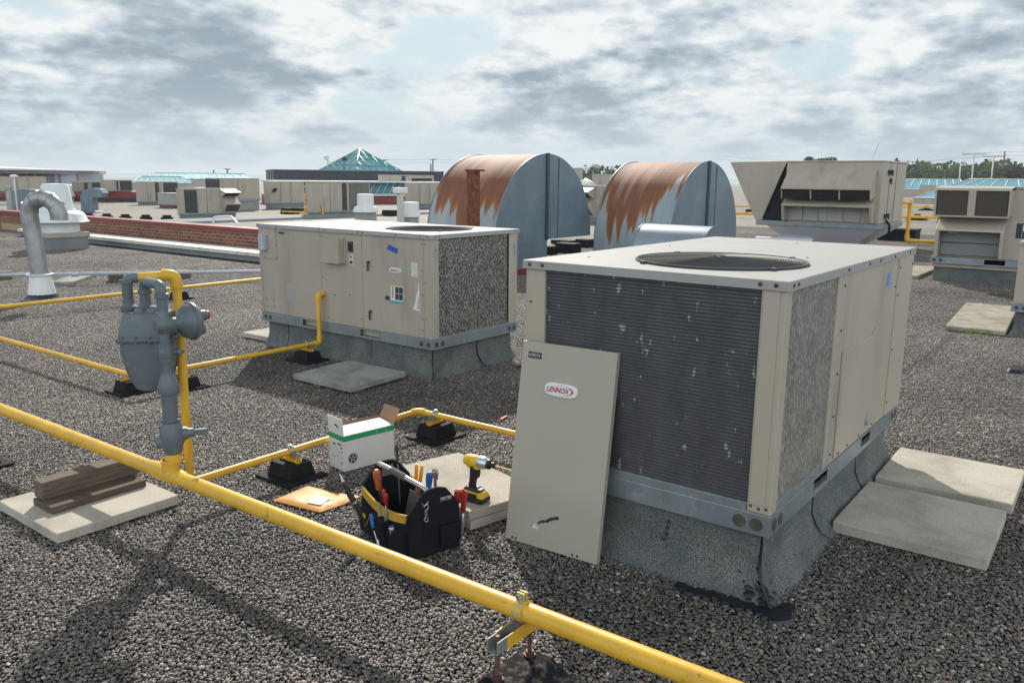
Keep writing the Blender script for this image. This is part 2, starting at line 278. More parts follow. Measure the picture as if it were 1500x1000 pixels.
# ------------------------------------------------------------------ mesh helpers
class MB:
    def __init__(s,off=(0,0,0)): s.v=[]; s.f=[]; s.o=Vector(off); s.sm=[]
    def add(s,vs,fs,smooth=False):
        k=len(s.v); s.v+= [Vector(v)-s.o for v in vs]; s.f+=[tuple(i+k for i in f) for f in fs]; s.sm+=[smooth]*len(fs); return s
    def box(s,x0,y0,z0,x1,y1,z1,M_=None):
        x0,x1=min(x0,x1),max(x0,x1); y0,y1=min(y0,y1),max(y0,y1); z0,z1=min(z0,z1),max(z0,z1)
        vs=[(x0,y0,z0),(x1,y0,z0),(x1,y1,z0),(x0,y1,z0),(x0,y0,z1),(x1,y0,z1),(x1,y1,z1),(x0,y1,z1)]
        if M_: vs=[M_@Vector(v) for v in vs]
        return s.add(vs,[(3,2,1,0),(4,5,6,7),(0,1,5,4),(1,2,6,5),(2,3,7,6),(3,0,4,7)])
    def hexa(s,b,t):
        return s.add(list(b)+list(t),[(3,2,1,0),(4,5,6,7),(0,1,5,4),(1,2,6,5),(2,3,7,6),(3,0,4,7)])
    def prism(s,poly,axis,t0,t1,smooth=False,M_=None):
        """poly of 2D points; axis is the extrusion axis, the other two keep their order"""
        def p(u,v,t): return {'x':(t,u,v),'y':(u,t,v),'z':(u,v,t)}[axis]
        n=len(poly); vs=[p(u,v,t0) for u,v in poly]+[p(u,v,t1) for u,v in poly]
        if M_: vs=[M_@Vector(v) for v in vs]
        k=len(s.v); s.v+=[Vector(v)-s.o for v in vs]
        s.f+=[tuple(k+i for i in range(n)),tuple(k+n+i for i in reversed(range(n)))]; s.sm+=[False,False]
        for i in range(n):
            j=(i+1)%n; s.f.append((k+j,k+i,k+n+i,k+n+j)); s.sm.append(smooth)
        return s
    def tube(s,pts,r,seg=12,cap=True,closed=False):
        pts=[Vector(p) for p in pts]; rs=r if isinstance(r,(list,tuple)) else [r]*len(pts)
        prev=None; rings=[]
        for i,p in enumerate(pts):
            if closed: t=pts[(i+1)%len(pts)]-pts[i-1]
            else: t=(pts[min(i+1,len(pts)-1)]-pts[max(i-1,0)])
            if t.length<1e-9: t=(pts[-1]-pts[0])
            t.normalize()
            if prev is None:
                u=t.cross(Vector((0,0,1)));  u=u if u.length>.05 else t.cross(Vector((1,0,0)))
            else: u=prev-t*prev.dot(t)
            u.normalize(); prev=u; w=t.cross(u)
            rings.append([p+(u*cos(a)+w*sin(a))*rs[i] for a in [2*PI*k/seg for k in range(seg)]])
        k=len(s.v); s.v+=[q-s.o for rg in rings for q in rg]; n=len(rings)
        for i in range(n if closed else n-1):
            for j in range(seg):
                a=k+i*seg+j; b=k+i*seg+(j+1)%seg; c=k+((i+1)%n)*seg+(j+1)%seg; d=k+((i+1)%n)*seg+j
                s.f.append((a,b,c,d)); s.sm.append(True)
        if cap and not closed:
            s.f.append(tuple(k+j for j in reversed(range(seg)))); s.f.append(tuple(k+(n-1)*seg+j for j in range(seg))); s.sm+=[False,False]
        return s
    def cyl(s,p0,p1,r0,r1=None,seg=16): return s.tube([p0,p1],[r0,r0 if r1 is None else r1],seg)
    def lathe(s,c,prof,seg=28,axis=(0,0,1)):
        """prof: (radius, distance along axis)"""
        c=Vector(c); t=Vector(axis).normalized(); u=t.cross(Vector((0,0,1))); u=u if u.length>.05 else Vector((1,0,0)); u.normalize(); w=t.cross(u)
        k=len(s.v); 
        for (r,h) in prof:
            for j in range(seg):
                a=2*PI*j/seg; s.v.append(c+t*h+(u*cos(a)+w*sin(a))*max(r,1e-4)-s.o)
        for i in range(len(prof)-1):
            for j in range(seg):
                s.f.append((k+i*seg+j,k+i*seg+(j+1)%seg,k+(i+1)*seg+(j+1)%seg,k+(i+1)*seg+j)); s.sm.append(True)
        return s
    def build(s,name,mat,parent=None,bev=0,loc=None,seg=2):
        me=bpy.data.meshes.new(name); me.from_pydata([tuple(v) for v in s.v],[],s.f)
        me.polygons.foreach_set('use_smooth',s.sm); me.materials.append(M[mat] if isinstance(mat,str) else mat)
        bm=bmesh.new(); bm.from_mesh(me); bmesh.ops.recalc_face_normals(bm,faces=bm.faces)
        for e in bm.edges:
            if len(e.link_faces)==2 and e.calc_face_angle(0)>.66: e.smooth=False
        bm.to_mesh(me); bm.free()
        ob=bpy.data.objects.new(name,me); COL.objects.link(ob)
        if parent: ob.parent=parent
        if loc is not None: ob.location=loc
        elif not parent and s.o.length>0: ob.location=s.o
        if bev:
            b=ob.modifiers.new('bevel','BEVEL'); b.width=bev; b.segments=seg; b.limit_method='ANGLE'; b.angle_limit=math.radians(40); b.harden_normals=False
        return ob
def tag(o,label=None,cat=None,group=None,kind=None):
    if label: o['label']=label
    if cat: o['category']=cat
    if group: o['group']=group
    if kind: o['kind']=kind
    return o
def thing(name,label,cat,loc=(0,0,0),rz=0,group=None):
    o=bpy.data.objects.new(name,None); COL.objects.link(o); o.location=loc; o.rotation_euler=(0,0,rz); o.empty_display_size=.1
    return tag(o,label,cat,group)
def copy_tree(o,parent=None,mirror=None):
    c=o.copy(); COL.objects.link(c)
    if parent: c.parent=parent
    for ch in list(o.children): copy_tree(ch,c)
    return c
def text_mesh(name,body,size,mat,parent,Mx,extr=.0006,shear=0,bold=.0,squash=1,align='CENTER'):
    cu=bpy.data.curves.new(name,'FONT'); cu.body=body; cu.size=size; cu.extrude=extr; cu.shear=shear; cu.offset=bold; cu.align_x=align; cu.align_y='CENTER'; cu.resolution_u=3
    tmp=bpy.data.objects.new(name,cu); COL.objects.link(tmp); dg=bpy.context.evaluated_depsgraph_get(); dg.update()
    me=bpy.data.meshes.new_from_object(tmp.evaluated_get(dg)); bpy.data.objects.remove(tmp); bpy.data.curves.remove(cu)
    me.transform(Mx@Matrix.Diagonal((squash,1,1,1))); me.materials.clear(); me.materials.append(M[mat]); me.name=name
    ob=bpy.data.objects.new(name,me); COL.objects.link(ob); ob.parent=parent; return ob
def arc(c,r,a0,a1,n,plane='xz'):
    out=[]
    for i in range(n+1):
        a=a0+(a1-a0)*i/n; u,v=r*cos(a),r*sin(a)
        out.append({'xz':(c[0]+u,c[1],c[2]+v),'yz':(c[0],c[1]+u,c[2]+v),'xy':(c[0]+u,c[1]+v,c[2])}[plane])
    return out
def bend(pts,r=.04,n=5):
    """round the corners of a polyline"""
    pts=[Vector(p) for p in pts]; out=[pts[0]]
    for i in range(1,len(pts)-1):
        a=(pts[i-1]-pts[i]).normalized(); b=(pts[i+1]-pts[i]).normalized(); p0=pts[i]+a*r; p1=pts[i]+b*r
        for k in range(n+1):
            t=k/n; out.append(p0*(1-t)**2+pts[i]*2*t*(1-t)+p1*t*t)
    return out+[pts[-1]]
def hazem():
    m=bpy.data.materials.new('thin_haze'); m.use_nodes=True; nt=m.node_tree; nt.nodes.clear(); o=nt.nodes.new('ShaderNodeOutputMaterial'); v=nt.nodes.new('ShaderNodeVolumePrincipled')
    v.inputs['Color'].default_value=(.80,.88,.95,1); v.inputs['Density'].default_value=HAZE_D; v.inputs['Anisotropy'].default_value=.2; nt.links.new(v.outputs['Volume'],o.inputs['Volume']); return m
HAZE_D=.00045
M['haze']=hazem()
# ------------------------------------------------------------------ camera, sun and sky
cam=bpy.data.cameras.new('camera'); cam.sensor_width=36; cam.lens=F/1500*36; cam.clip_start=.05; cam.clip_end=20000
co=bpy.data.objects.new('camera',cam); COL.objects.link(co); scene.camera=co
fw=ray(750,500).normalized(); rt=(ray(751,500)-ray(749,500)).normalized(); up=rt.cross(fw)
co.matrix_world=Matrix(((rt.x,up.x,-fw.x,0),(rt.y,up.y,-fw.y,0),(rt.z,up.z,-fw.z,EYE),(0,0,0,1)))
ELEV=math.radians(36.5); AZ=math.radians(44.7)
sdir=Vector((cos(ELEV)*cos(AZ),cos(ELEV)*sin(AZ),sin(ELEV)))
sl=bpy.data.lights.new('sun','SUN'); sl.energy=5.0; sl.angle=math.radians(.9); sl.color=(1,.94,.84)
so=bpy.data.objects.new('sun',sl); COL.objects.link(so); so.rotation_euler=sdir.to_track_quat('Z','Y').to_euler(); so.location=(20,20,30)
scene.view_settings.view_transform='Standard'; scene.view_settings.look='None'; scene.view_settings.exposure=0; scene.view_settings.gamma=1
SKYB=[(140,50,12,.09),(420,150,8,.06),(330,60,7,.05),(665,75,6,-.055),(560,120,6,-.05),(470,130,6,-.04),(930,40,10,.12),(1100,60,7,.05),(1075,130,5,-.07),(1190,60,3.5,-.09),(780,130,6,.05),(1440,40,9,.10),(1250,110,5,-.04),(240,150,7,.03),(960,140,4,-.06)]
BACK=2.1; ZEN=.28
w=bpy.data.worlds.new('World'); scene.world=w; w.use_nodes=True; nt=w.node_tree; bg=nt.nodes['Background']; bg.inputs['Strength'].default_value=.1
sky=N(nt,'TexSky'); sky.sky_type='NISHITA'; sky.sun_disc=False; sky.sun_elevation=ELEV; sky.sun_rotation=PI/2-AZ; sky.air_density=1.2; sky.dust_density=2.5
tc=N(nt,'TexCoord'); sp=N(nt,'SeparateXYZ'); L(nt,tc,'Generated',sp,'Vector')
def mth(op,a,b=None,c=None):
    n=N(nt,'Math',operation=op)
    for i,v in enumerate((a,b,c)):
        if v is None: continue
        if isinstance(v,(int,float)): n.inputs[i].default_value=v
        else: nt.links.new(v,n.inputs[i])
    return n.outputs['Value']
def smooth(v,a,b,c=0,d=1):
    n=N(nt,'MapRange'); n.interpolation_type='SMOOTHSTEP'
    for k,x in (('From Min',a),('From Max',b),('To Min',c),('To Max',d)): n.inputs[k].default_value=x
    nt.links.new(v,n.inputs['Value']); return n.outputs['Result']
zp=mth('MAXIMUM',sp.outputs['Z'],0); zo=mth('ADD',zp,.42)      # cumulus have height of their own, so they flatten only gently towards the horizon
cv=N(nt,'CombineXYZ'); nt.links.new(mth('DIVIDE',sp.outputs['X'],zo),cv.inputs['X']); nt.links.new(mth('DIVIDE',sp.outputs['Y'],zo),cv.inputs['Y']); nt.links.new(mth('DIVIDE',mth('MULTIPLY',zp,2.1),zo),cv.inputs['Z'])
def cloudn(off,scale,det,rough,dist):
    a=N(nt,'VectorMath',operation='ADD'); L(nt,cv,'Vector',a,0); a.inputs[1].default_value=off
    n=noise_n(nt,scale,det,rough,None,dist); L(nt,a,'Vector',n,'Vector'); return n.outputs['Fac']
SKO=(7.7,2.2,0.6)
big=cloudn(SKO,1.7,9,.60,.0)
f1=cloudn((5.1,1.3,.4),5.0,4,.5,.0); f2=cloudn((5.1-.015,1.3-.015,.4-.055),5.0,4,.5,.0)     # puffs, and the same puffs seen a step further down
g1=cloudn((2.1,8.3,.4),12,5,.55,.0); g2=cloudn((2.1,8.3,.4-.03),12,5,.55,.0)
dens=mth('ADD',mth('ADD',mth('MULTIPLY',big,.72),mth('MULTIPLY',f1,.24)),mth('MULTIPLY',g1,.06))
# banks of cloud and gaps of open sky where this sky has them
for (px,py,w_,amp) in SKYB:
    d=ray(px,py).normalized(); vd=N(nt,'VectorMath',operation='DOT_PRODUCT'); L(nt,tc,'Generated',vd,0); vd.inputs[1].default_value=d
    dens=mth('ADD',dens,mth('MULTIPLY',smooth(vd.outputs['Value'],cos(math.radians(w_)),1.0),amp*.75))
cover=smooth(dens,.415,.50); thick=smooth(dens,.475,.665)
side=mth('ADD',mth('MULTIPLY',mth('SUBTRACT',f1,f2),2.3),mth('MULTIPLY',mth('SUBTRACT',g1,g2),1.1))
shade=mth('ADD',mth('ADD',mth('MULTIPLY',thick,.72),.10),side)
cr=ramp(nt,[(0,(9.0,9.3,9.3)),(.2,(7.9,8.4,8.6)),(.45,(6.2,6.95,7.5)),(.7,(4.6,5.35,6.0)),(1,(3.2,3.95,4.65))]); nt.links.new(shade,cr.inputs['Fac'])
blue=mixc(nt,.9,(sky,'Color'),(5.6,7.3,8.2))
cm=N(nt,'Mix'); cm.data_type='RGBA'; nt.links.new(cover,cm.inputs[0]); lk(nt,blue,cm,6); L(nt,cr,'Color',cm,7); cl=(cm,2)
hm=N(nt,'Mix'); hm.data_type='RGBA'; nt.links.new(smooth(sp.outputs['Z'],0,.12,.75,0),hm.inputs[0]); lk(nt,cl,hm,6); hm.inputs[7].default_value=(6.0,6.9,7.5,1)
vd=N(nt,'VectorMath',operation='DOT_PRODUCT'); L(nt,tc,'Generated',vd,0); vd.inputs[1].default_value=(-sdir.x,-sdir.y,.1)
bk=smooth(vd.outputs['Value'],-.3,.6,1,BACK)            # unseen front-lit cloud opposite the sun, brightened to lift the shaded faces
zn=smooth(sp.outputs['Z'],.42,.85,1,ZEN)                # unseen sky overhead, dimmed to deepen shade on level surfaces
fin_=N(nt,'VectorMath',operation='SCALE'); lk(nt,(hm,2),fin_,0); nt.links.new(mth('MULTIPLY',bk,zn),fin_.inputs['Scale'])
L(nt,fin_,'Vector',bg,'Color')
# ------------------------------------------------------------------ ground far below, roof deck, gravel
g=MB().add([(-9000,-9000,-9),(9000,-9000,-9),(9000,9000,-9),(-9000,9000,-9)],[(0,1,2,3)]).build('ground','land'); tag(g,kind='structure')
rd=MB().box(-60,-60,-8.9,230,230,-.02).build('roof_deck','underlay'); tag(rd,kind='structure')
fg=MB().add([(9.85,-60,-.012),(230,-60,-.012),(230,230,-.012),(9.85,230,-.012)],[(0,1,2,3)]); 
fg=fg.build('gravel_roof','deck'); tag(fg,kind='structure')
TILE=.8
def pebble_tile():
    rnd=random.Random(3); bm=bmesh.new(); bmesh.ops.create_icosphere(bm,subdivisions=2,radius=1); ico=[v.co.copy() for v in bm.verts]; tri=[tuple(v.index for v in f.verts) for f in bm.faces]; bm.free()
    kinds=[]
    for k in range(14):
        o=Vector((k*7.1,k*3.3,0)); kinds.append([v*(1+.30*noise.noise(v*1.1+o)) for v in ico])
    vs=[];fs=[]; n=72; st=TILE/n
    for i in range(n):
        for j in range(n):
            x=(i+.5+rnd.uniform(-.46,.46))*st-TILE/2; y=(j+.5+rnd.uniform(-.46,.46))*st-TILE/2
            r=rnd.choice((.0038,.0046,.0055,.0064,.0075))*rnd.uniform(.9,1.12)
            if rnd.random()<.02: r*=1.5
            mt=Matrix.Rotation(rnd.uniform(0,6.28),3,'Z')@Matrix.Rotation(rnd.gauss(0,.35),3,'X')@Matrix.Diagonal((r*rnd.uniform(1.0,1.5),r*rnd.uniform(.8,1.05),r*rnd.uniform(.5,.8)))
            z=rnd.uniform(-.011,.0015); k=len(vs)
            for v in kinds[rnd.randrange(14)]:
                p=mt@v; vs.append((p.x+x,p.y+y,p.z+z))
            fs+=[(a+k,b+k,c+k) for a,b,c in tri]
    me=bpy.data.meshes.new('gravel'); me.from_pydata(vs,[],fs); me.polygons.foreach_set('use_smooth',[True]*len(fs)); me.materials.append(M['pebble']); return me
gob=bpy.data.objects.new('gravel',pebble_tile()); COL.objects.link(gob); tag(gob,'loose river gravel spread over the flat roof','gravel',kind='stuff')
ng=bpy.data.node_groups.new('spread_gravel','GeometryNodeTree'); ng.interface.new_socket('Geometry',in_out='INPUT',socket_type='NodeSocketGeometry'); ng.interface.new_socket('Geometry',in_out='OUTPUT',socket_type='NodeSocketGeometry')
def G_(t,**k):
    n=ng.nodes.new(t)
    for a,v in k.items(): setattr(n,a,v)
    return n
gi=G_('NodeGroupInput'); go=G_('NodeGroupOutput'); gr=G_('GeometryNodeMeshGrid')
X0,X1,Y0,Y1=-.6,29.0,-1.4,31.4; nx=int((X1-X0)/TILE)+1; ny=int((Y1-Y0)/TILE)+1
gr.inputs['Size X'].default_value=(nx-1)*TILE; gr.inputs['Size Y'].default_value=(ny-1)*TILE; gr.inputs['Vertices X'].default_value=nx; gr.inputs['Vertices Y'].default_value=ny
tr=G_('GeometryNodeTransform'); tr.inputs['Translation'].default_value=(X0+(nx-1)*TILE/2,Y0+(ny-1)*TILE/2,0)
ng.links.new(gr.outputs['Mesh'],tr.inputs['Geometry'])
ps=G_('GeometryNodeInputPosition'); sx=G_('ShaderNodeSeparateXYZ'); ng.links.new(ps.outputs[0],sx.inputs[0])
def gm(op,a,b):
    n=G_('ShaderNodeMath',operation=op)
    for i,v in enumerate((a,b)):
        if isinstance(v,(int,float)): n.inputs[i].default_value=v
        else: ng.links.new(v,n.inputs[i])
    return n.outputs[0]
x_,y_=sx.outputs['X'],sx.outputs['Y']
wedge_hi=gm('GREATER_THAN',y_,gm('ADD',gm('MULTIPLY',x_,2.95),2.2)); wedge_lo=gm('LESS_THAN',y_,gm('SUBTRACT',gm('MULTIPLY',x_,.07),1.6))
cull=gm('MAXIMUM',gm('MULTIPLY',gm('GREATER_THAN',x_,9.4),gm('GREATER_THAN',y_,12.0)),gm('MAXIMUM',wedge_hi,wedge_lo))
dl=G_('GeometryNodeDeleteGeometry'); ng.links.new(tr.outputs[0],dl.inputs['Geometry']); ng.links.new(cull,dl.inputs['Selection'])
ip=G_('GeometryNodeInstanceOnPoints'); ng.links.new(dl.outputs[0],ip.inputs['Points']); ng.links.new(gi.outputs[0],ip.inputs['Instance'])
rv=G_('FunctionNodeRandomValue'); rv.data_type='INT'
for s_ in rv.inputs:
    if s_.name=='Min' and s_.type=='INT': s_.default_value=0
    if s_.name=='Max' and s_.type=='INT': s_.default_value=3
iout=[o for o in rv.outputs if o.type=='INT'][0]
cx=G_('ShaderNodeCombineXYZ'); ng.links.new(gm('MULTIPLY',iout,PI/2),cx.inputs['Z'])
ng.links.new(cx.outputs[0],ip.inputs['Rotation']); ng.links.new(ip.outputs[0],go.inputs[0])
md=gob.modifiers.new('spread','NODES'); md.node_group=ng
# ------------------------------------------------------------------ rooftop unit kit
def rail_ring(mb,LX,LY,z0,z1,slots):
    """galvanised base rail; slots: {'x':[(y0,y1)..], 'y':[(x0,x1)..]} are fork openings in the two long faces"""
    t=.005; zs0,zs1=z0+.024,z1-.012
    for s,LL in (('x',LY),('y',LX)):
        cuts=sorted(slots.get(s,[])); e=0
        for k,(a,b) in enumerate(cuts+[(LL,LL)]):
            if a>e:
                if s=='x': mb.box(0,e,z0,t,a,z1)
                else: mb.box(e+(t if e==0 else 0),0,z0,a,t,z1)
            if b>a:
                for (p,q) in ((z0,zs0),(zs1,z1)):
                    if s=='x': mb.box(0,a,p,t,b,q)
                    else: mb.box(a,0,p,b,t,q)
            e=b
    mb.box(LX-t,t,z0,LX,LY,z1); mb.box(t,LY-t,z0,LX-t,LY,z1)
    for (a,b,c,d) in ((t,t,.035,LY-t),(LX-.035,t,LX-t,LY-t),(.035,t,LX-.035,.035),(.035,LY-.035,LX-.035,LY-t)): mb.box(a,b,z1-.004,c,d,z1+.001)
def curb_mesh(mb,LX,LY,zt,flare=.078,ins=.045,rnd=random.Random(1)):
    prof=[(flare+.03,-.012),(flare,.004),(flare*.55,.03),(flare*.22,.075),(0,.13),(0,zt)]
    def ringpts(d,z,jit):
        out=[]; n=14
        x0,y0,x1,y1=ins-d,ins-d,LX-ins+d,LY-ins+d
        for (ax,ay,bx,by) in ((x0,y0,x1,y0),(x1,y0,x1,y1),(x1,y1,x0,y1),(x0,y1,x0,y0)):
            for k in range(n):
                t=k/n; j=jit*(noise.noise(Vector((ax+t*(bx-ax),ay+t*(by-ay),z))*5))
                out.append((ax+(bx-ax)*t+(j if ax==bx else 0),ay+(by-ay)*t+(j if ay==by else 0),z))
        return out
    rg=[ringpts(d,z,.03 if z<.05 else .004) for d,z in prof]; n=len(rg[0]); vs=[p for r in rg for p in r]; fs=[]
    for i in range(len(rg)-1):
        for j in range(n): fs.append((i*n+j,i*n+(j+1)%n,(i+1)*n+(j+1)%n,(i+1)*n+j))
    mb.add(vs,fs)
def screw_heads(mb,pts,nrm,r=.0065):
    for p in pts:
        mb.lathe(p,[(r,0),(r,.002),(r*.6,.0045),(0,.005)],8,nrm)
def top_cover(root,LX,LY,z0,z1,fan=None,ov=.012,mat='beige_top'):
    mb=MB(); x0,y0,x1,y1=-ov,-ov,LX+ov,LY+ov
    n=72
    if fan:
        cx,cy,r=fan; pts=[]; 
        for k in range(n):
            a=2*PI*k/n; dx,dy=cos(a),sin(a); ts=[]
            if dx>1e-6: ts.append((x1-cx)/dx)
            if dx<-1e-6: ts.append((x0-cx)/dx)
            if dy>1e-6: ts.append((y1-cy)/dy)
            if dy<-1e-6: ts.append((y0-cy)/dy)
            t=min(ts); pts.append((cx+dx*t,cy+dy*t))
        cor=[(x0,y0),(x1,y0),(x1,y1),(x0,y1)]
        for c in cor:
            j=min(range(n),key=lambda q:(pts[q][0]-c[0])**2+(pts[q][1]-c[1])**2); pts[j]=c
        vs=[(p[0],p[1],z1) for p in pts]+[(cx+r*cos(2*PI*k/n),cy+r*sin(2*PI*k/n),z1) for k in range(n)]+[(cx+r*.99*cos(2*PI*k/n),cy+r*.99*sin(2*PI*k/n),z1-.12) for k in range(n)]+[(p[0],p[1],z0) for p in pts]
        fs=[]
        for k in range(n):
            j=(k+1)%n; fs+=[(k,j,n+j,n+k),(n+k,n+j,2*n+j,2*n+k),(k,3*n+k,3*n+j,j)]
        mb.add(vs,fs)
    else: mb.box(x0,y0,z0,x1,y1,z1)
    o=mb.build('top_cover',mat,root,.004)
    return o
def fan_set(root,cx,cy,z,r):
    g=MB()
    for k in range(1,33):
        rr=r*k/32; h=z+.006+.018*(1-(rr/r)**2)
        if k<3: continue
        g.tube([(cx+rr*cos(a),cy+rr*sin(a),h) for a in [2*PI*q/48 for q in range(48)]],.0021,5,closed=True)
    for k in range(8):
        a=PI*k/4+.2; g.tube([(cx+cos(a)*rr,cy+sin(a)*rr,z+.003+.018*(1-(rr/r)**2)) for rr in [r*1.04*q/6 for q in range(7)]],.0026,5)
    g.tube([(cx+r*1.02*cos(a),cy+r*1.02*sin(a),z+.006) for a in [2*PI*q/64 for q in range(64)]],.006,6,closed=True)
    for k in range(4):
        a=PI*k/2+.98; x,y=cx+cos(a)*r*1.05,cy+sin(a)*r*1.05; g.box(x-.02,y-.008,z+.0005,x+.02,y+.008,z+.013)
    gd=g.build('fan_guard','guard',root)
    f=MB(); f.lathe((cx,cy,z-.10),[(0,.05),(.055,.05),(.06,.04),(.06,-.03)],20)
    for k in range(4):
        a=PI*k/2+.3; u=Vector((cos(a),sin(a),0)); v=Vector((-sin(a),cos(a),0)); c=Vector((cx,cy,z-.085))
        f.add([c+u*.05-v*.05-Vector((0,0,.015)),c+u*.05+v*.05+Vector((0,0,.015)),c+u*r*.93+v*.16+Vector((0,0,.02)),c+u*r*.93-v*.07-Vector((0,0,.02))],[(0,1,2,3)])
    f.build('fan','ink',root)
def plate(root,face,s0,s1,z0,z1,mat='beige',t=.006,name='panel',at=0,bev=.002):
    mb=MB()
    if face=='x': mb.box(at-t,s0,z0,at,s1,z1)
    else: mb.box(s0,at-t,z0,s1,at,z1)
    return mb.build(name,mat,root,bev)
# ------------------------------------------------------------------ the big unit in front
NX,NY=2.994,.996
nu=thing('rooftop_unit','largest beige rooftop air conditioner nearest the camera, dark finned coil facing front','rooftop unit',(NX,NY,0),0,'beige rooftop air conditioners')
LX,LY=2.10,1.20; Z0,Z1,ZT=.274,.362,1.2894
mb=MB(); curb_mesh(mb,LX,LY,Z0+.004); curb=mb.build('curb','membrane',nu)
def seam(mb,pts,w):
    mb=MB(); mb.tube([(p[0]+random.uniform(-.003,.003),p[1]+random.uniform(-.003,.003),p[2]) for p in pts],[w*random.uniform(.6,1.2) for _ in pts],6); mb.build('tar_seam','tar',curb)
s=MB(); f=.045
for (a,b) in ((f,f),):
    seam(s,[(a,b,.27),(a,b,.22),(a,b,.17),(a-.002,b-.002,.13),(a-.02,b-.02,.075),(a-.05,b-.05,.03),(a-.09,b-.09,.006)],.007)
for x in (.70,1.42):
    seam(s,[(x,f-.001,.27),(x+.002,f-.001,.2),(x,f-.001,.14),(x+.012,f-.02,.08),(x+.03,f-.05,.035),(x+.06,f-.09,.005)],.004)
def blot(mb,cx,cy,r,z,n=22,sq=1.0,seed=0):
    top=[];bot=[]
    for k in range(n):
        a=2*PI*k/n; rr=r*(1+.5*noise.noise(Vector((cos(a)*1.7+seed,sin(a)*1.7,seed)))+.25*noise.noise(Vector((cos(a)*5,sin(a)*5,seed+3))))
        top.append((cx+rr*.8*cos(a),cy+rr*.8*sin(a)*sq,z)); bot.append((cx+rr*cos(a),cy+rr*sin(a)*sq,z-.025))
    vs=top+bot; mb.add(vs,[tuple(range(n))]+[(i,n+i,n+(i+1)%n,(i+1)%n) for i in range(n)])
t=MB(); blot(t,-.075,-.07,.070,.012,seed=1); blot(t,-.05,-.09,.045,.013,seed=2)
for k in range(9): blot(t,-.085+.012*random.uniform(-1,1),-.02+k*.042,.032+.012*random.random(),.009+.004*random.random(),seed=k+4)
blot(t,.02,-.085,.04,.01,seed=9)
rt_=random.Random(4)
for k in range(46):
    s_=rt_.choice((-1,1)); d_=rt_.random()**1.6*.10; h_=rt_.random()**1.4*.12; off=.045-(.0 if h_>.1 else .085*(1-h_/.1)**2); a=off-.002+(d_ if s_>0 else 0); b=off-.002+(0 if s_>0 else d_)
    w_=.012+.010*rt_.random(); t.lathe((a,b,h_+.004),[(0,-.006),(w_*.7,-.003),(w_,0),(w_*.6,.003),(0,.005)],7,(-.6 if s_<0 else -.15,-.6 if s_>0 else -.15,.7))
t.build('tar_patch','tar',curb)
t=MB()
for k in range(5): t.lathe((.0385,.46+.012*random.uniform(-1,1),.21-.028*k),[(0,-.012),(.007,0),(0,.012)],6)
t.build('tar_drips','tar',curb)
mb=MB(); rail_ring(mb,LX,LY,Z0,Z1,{'y':[(.545,.745),(1.32,1.50)]}); rail=mb.build('base_rail','rail',nu,.002)
def lift_holes(parent,face,ss,z,r=.027):
    for q in ss:
        m=MB(); c=(-.0006,q,z) if face=='x' else (q,-.0006,z); m.lathe(c,[(r,0),(r,.0012),(r*.86,.0016),(r*.84,.0004),(0,.0004)],24,(-1,0,0) if face=='x' else (0,-1,0)); m.build('lifting_hole','hole',parent)
M['hole']=paint('painted_hole_shade',(.075,.066,.05),.7,0,.5,16)  # lifting holes are uncut: their dark inside is painted on discs
lift_holes(rail,'x',(.055,.125),.318); lift_holes(rail,'y',(.05,.12),.318,.024); lift_holes(rail,'y',(LX-.05,LX-.12),.318,.024)
m=MB().box(.0405,.545,.29,.042,.75,.35); 
m=MB(); m.box(.02,.012,Z1,LX-.02,LY-.012,ZT-.036); m.build('casing','beige',nu)
m=MB(); m.box(.004,.10,Z1+.001,.024,LY-.11,.398); m.build('sill','rail',nu,.002)
m=MB(); m.box(.066,.004,Z1+.001,.72,.02,.40); m.build('sill','rail',nu,.002)
def post(x0,y0,x1,y1,nm='corner_post'):
    m=MB(); m.box(x0,y0,Z1+.003,x1,y1,ZT-.03); p=m.build(nm,'beige',nu,.005); return p
p=post(.001,.001,.066,.098); m=MB(); screw_heads(m,[(.001,.02,.39),(.001,.05,.385),(.001,.083,.392)],(-1,0,0)); m.build('screws','screw',p)
m=MB(); m.box(-.004,.026,.40,.0012,.088,1.25); m.build('post_flange','beige',p,.0018)
p=post(.001,LY-.106,.066,LY-.001); m=MB(); screw_heads(m,[(.001,LY-.03,1.1),(.001,LY-.09,.9)],(-1,0,0)); m.build('screws','screw',p)
# front coil: real fin bands in front of a dark core
m=MB(); m.box(.017,.098,.398,.0212,LY-.106,ZT-.034); core=m.build('coil','coilcore',nu)
m=MB(); n=58; za,zb=.40,ZT-.04
for k in range(n):
    z=za+(zb-za)*(k+.5)/n; h=(zb-za)/n*.455; wob=[random.uniform(-.0010,.0010) for _ in range(25)]
    ys=[.099+(LY-.206)*q/24 for q in range(25)]
    vs=[]; 
    for q,y in enumerate(ys):
        vs+=[(.0196,y,z-h+wob[q]*.6),(.0135,y,z-h*.6+wob[q]*.6),(.0135,y,z+h*.6+wob[q]*.6),(.0196,y,z+h+wob[q]*.6)]
    fs=[]
    for q in range(24):
        a=q*4; 
        for e in range(3): fs.append((a+e,a+e+1,a+5+e,a+4+e))
    m.add(vs,fs)
m.build('fins','fins',core)
m=MB(); m.box(.067,.004,.402,.648,.0118,ZT-.034); sc=m.build('coil_grille','coil_fleck2',nu)
plate(nu,'y',.648,.726,.372,ZT-.033,name='coil_end_panel',at=.012,t=.014)
sp_=plate(nu,'y',.73,1.742,.372,ZT-.033,name='side_panel',at=.011,t=.013)
m=MB(); m.prism([(.79,.385),(1.70,.385),(1.70,.93),(1.36,.93),(1.30,.895),(.79,.895)],'y',-.009,-.0022); m.build('inspection_cover','beige',sp_,.002)
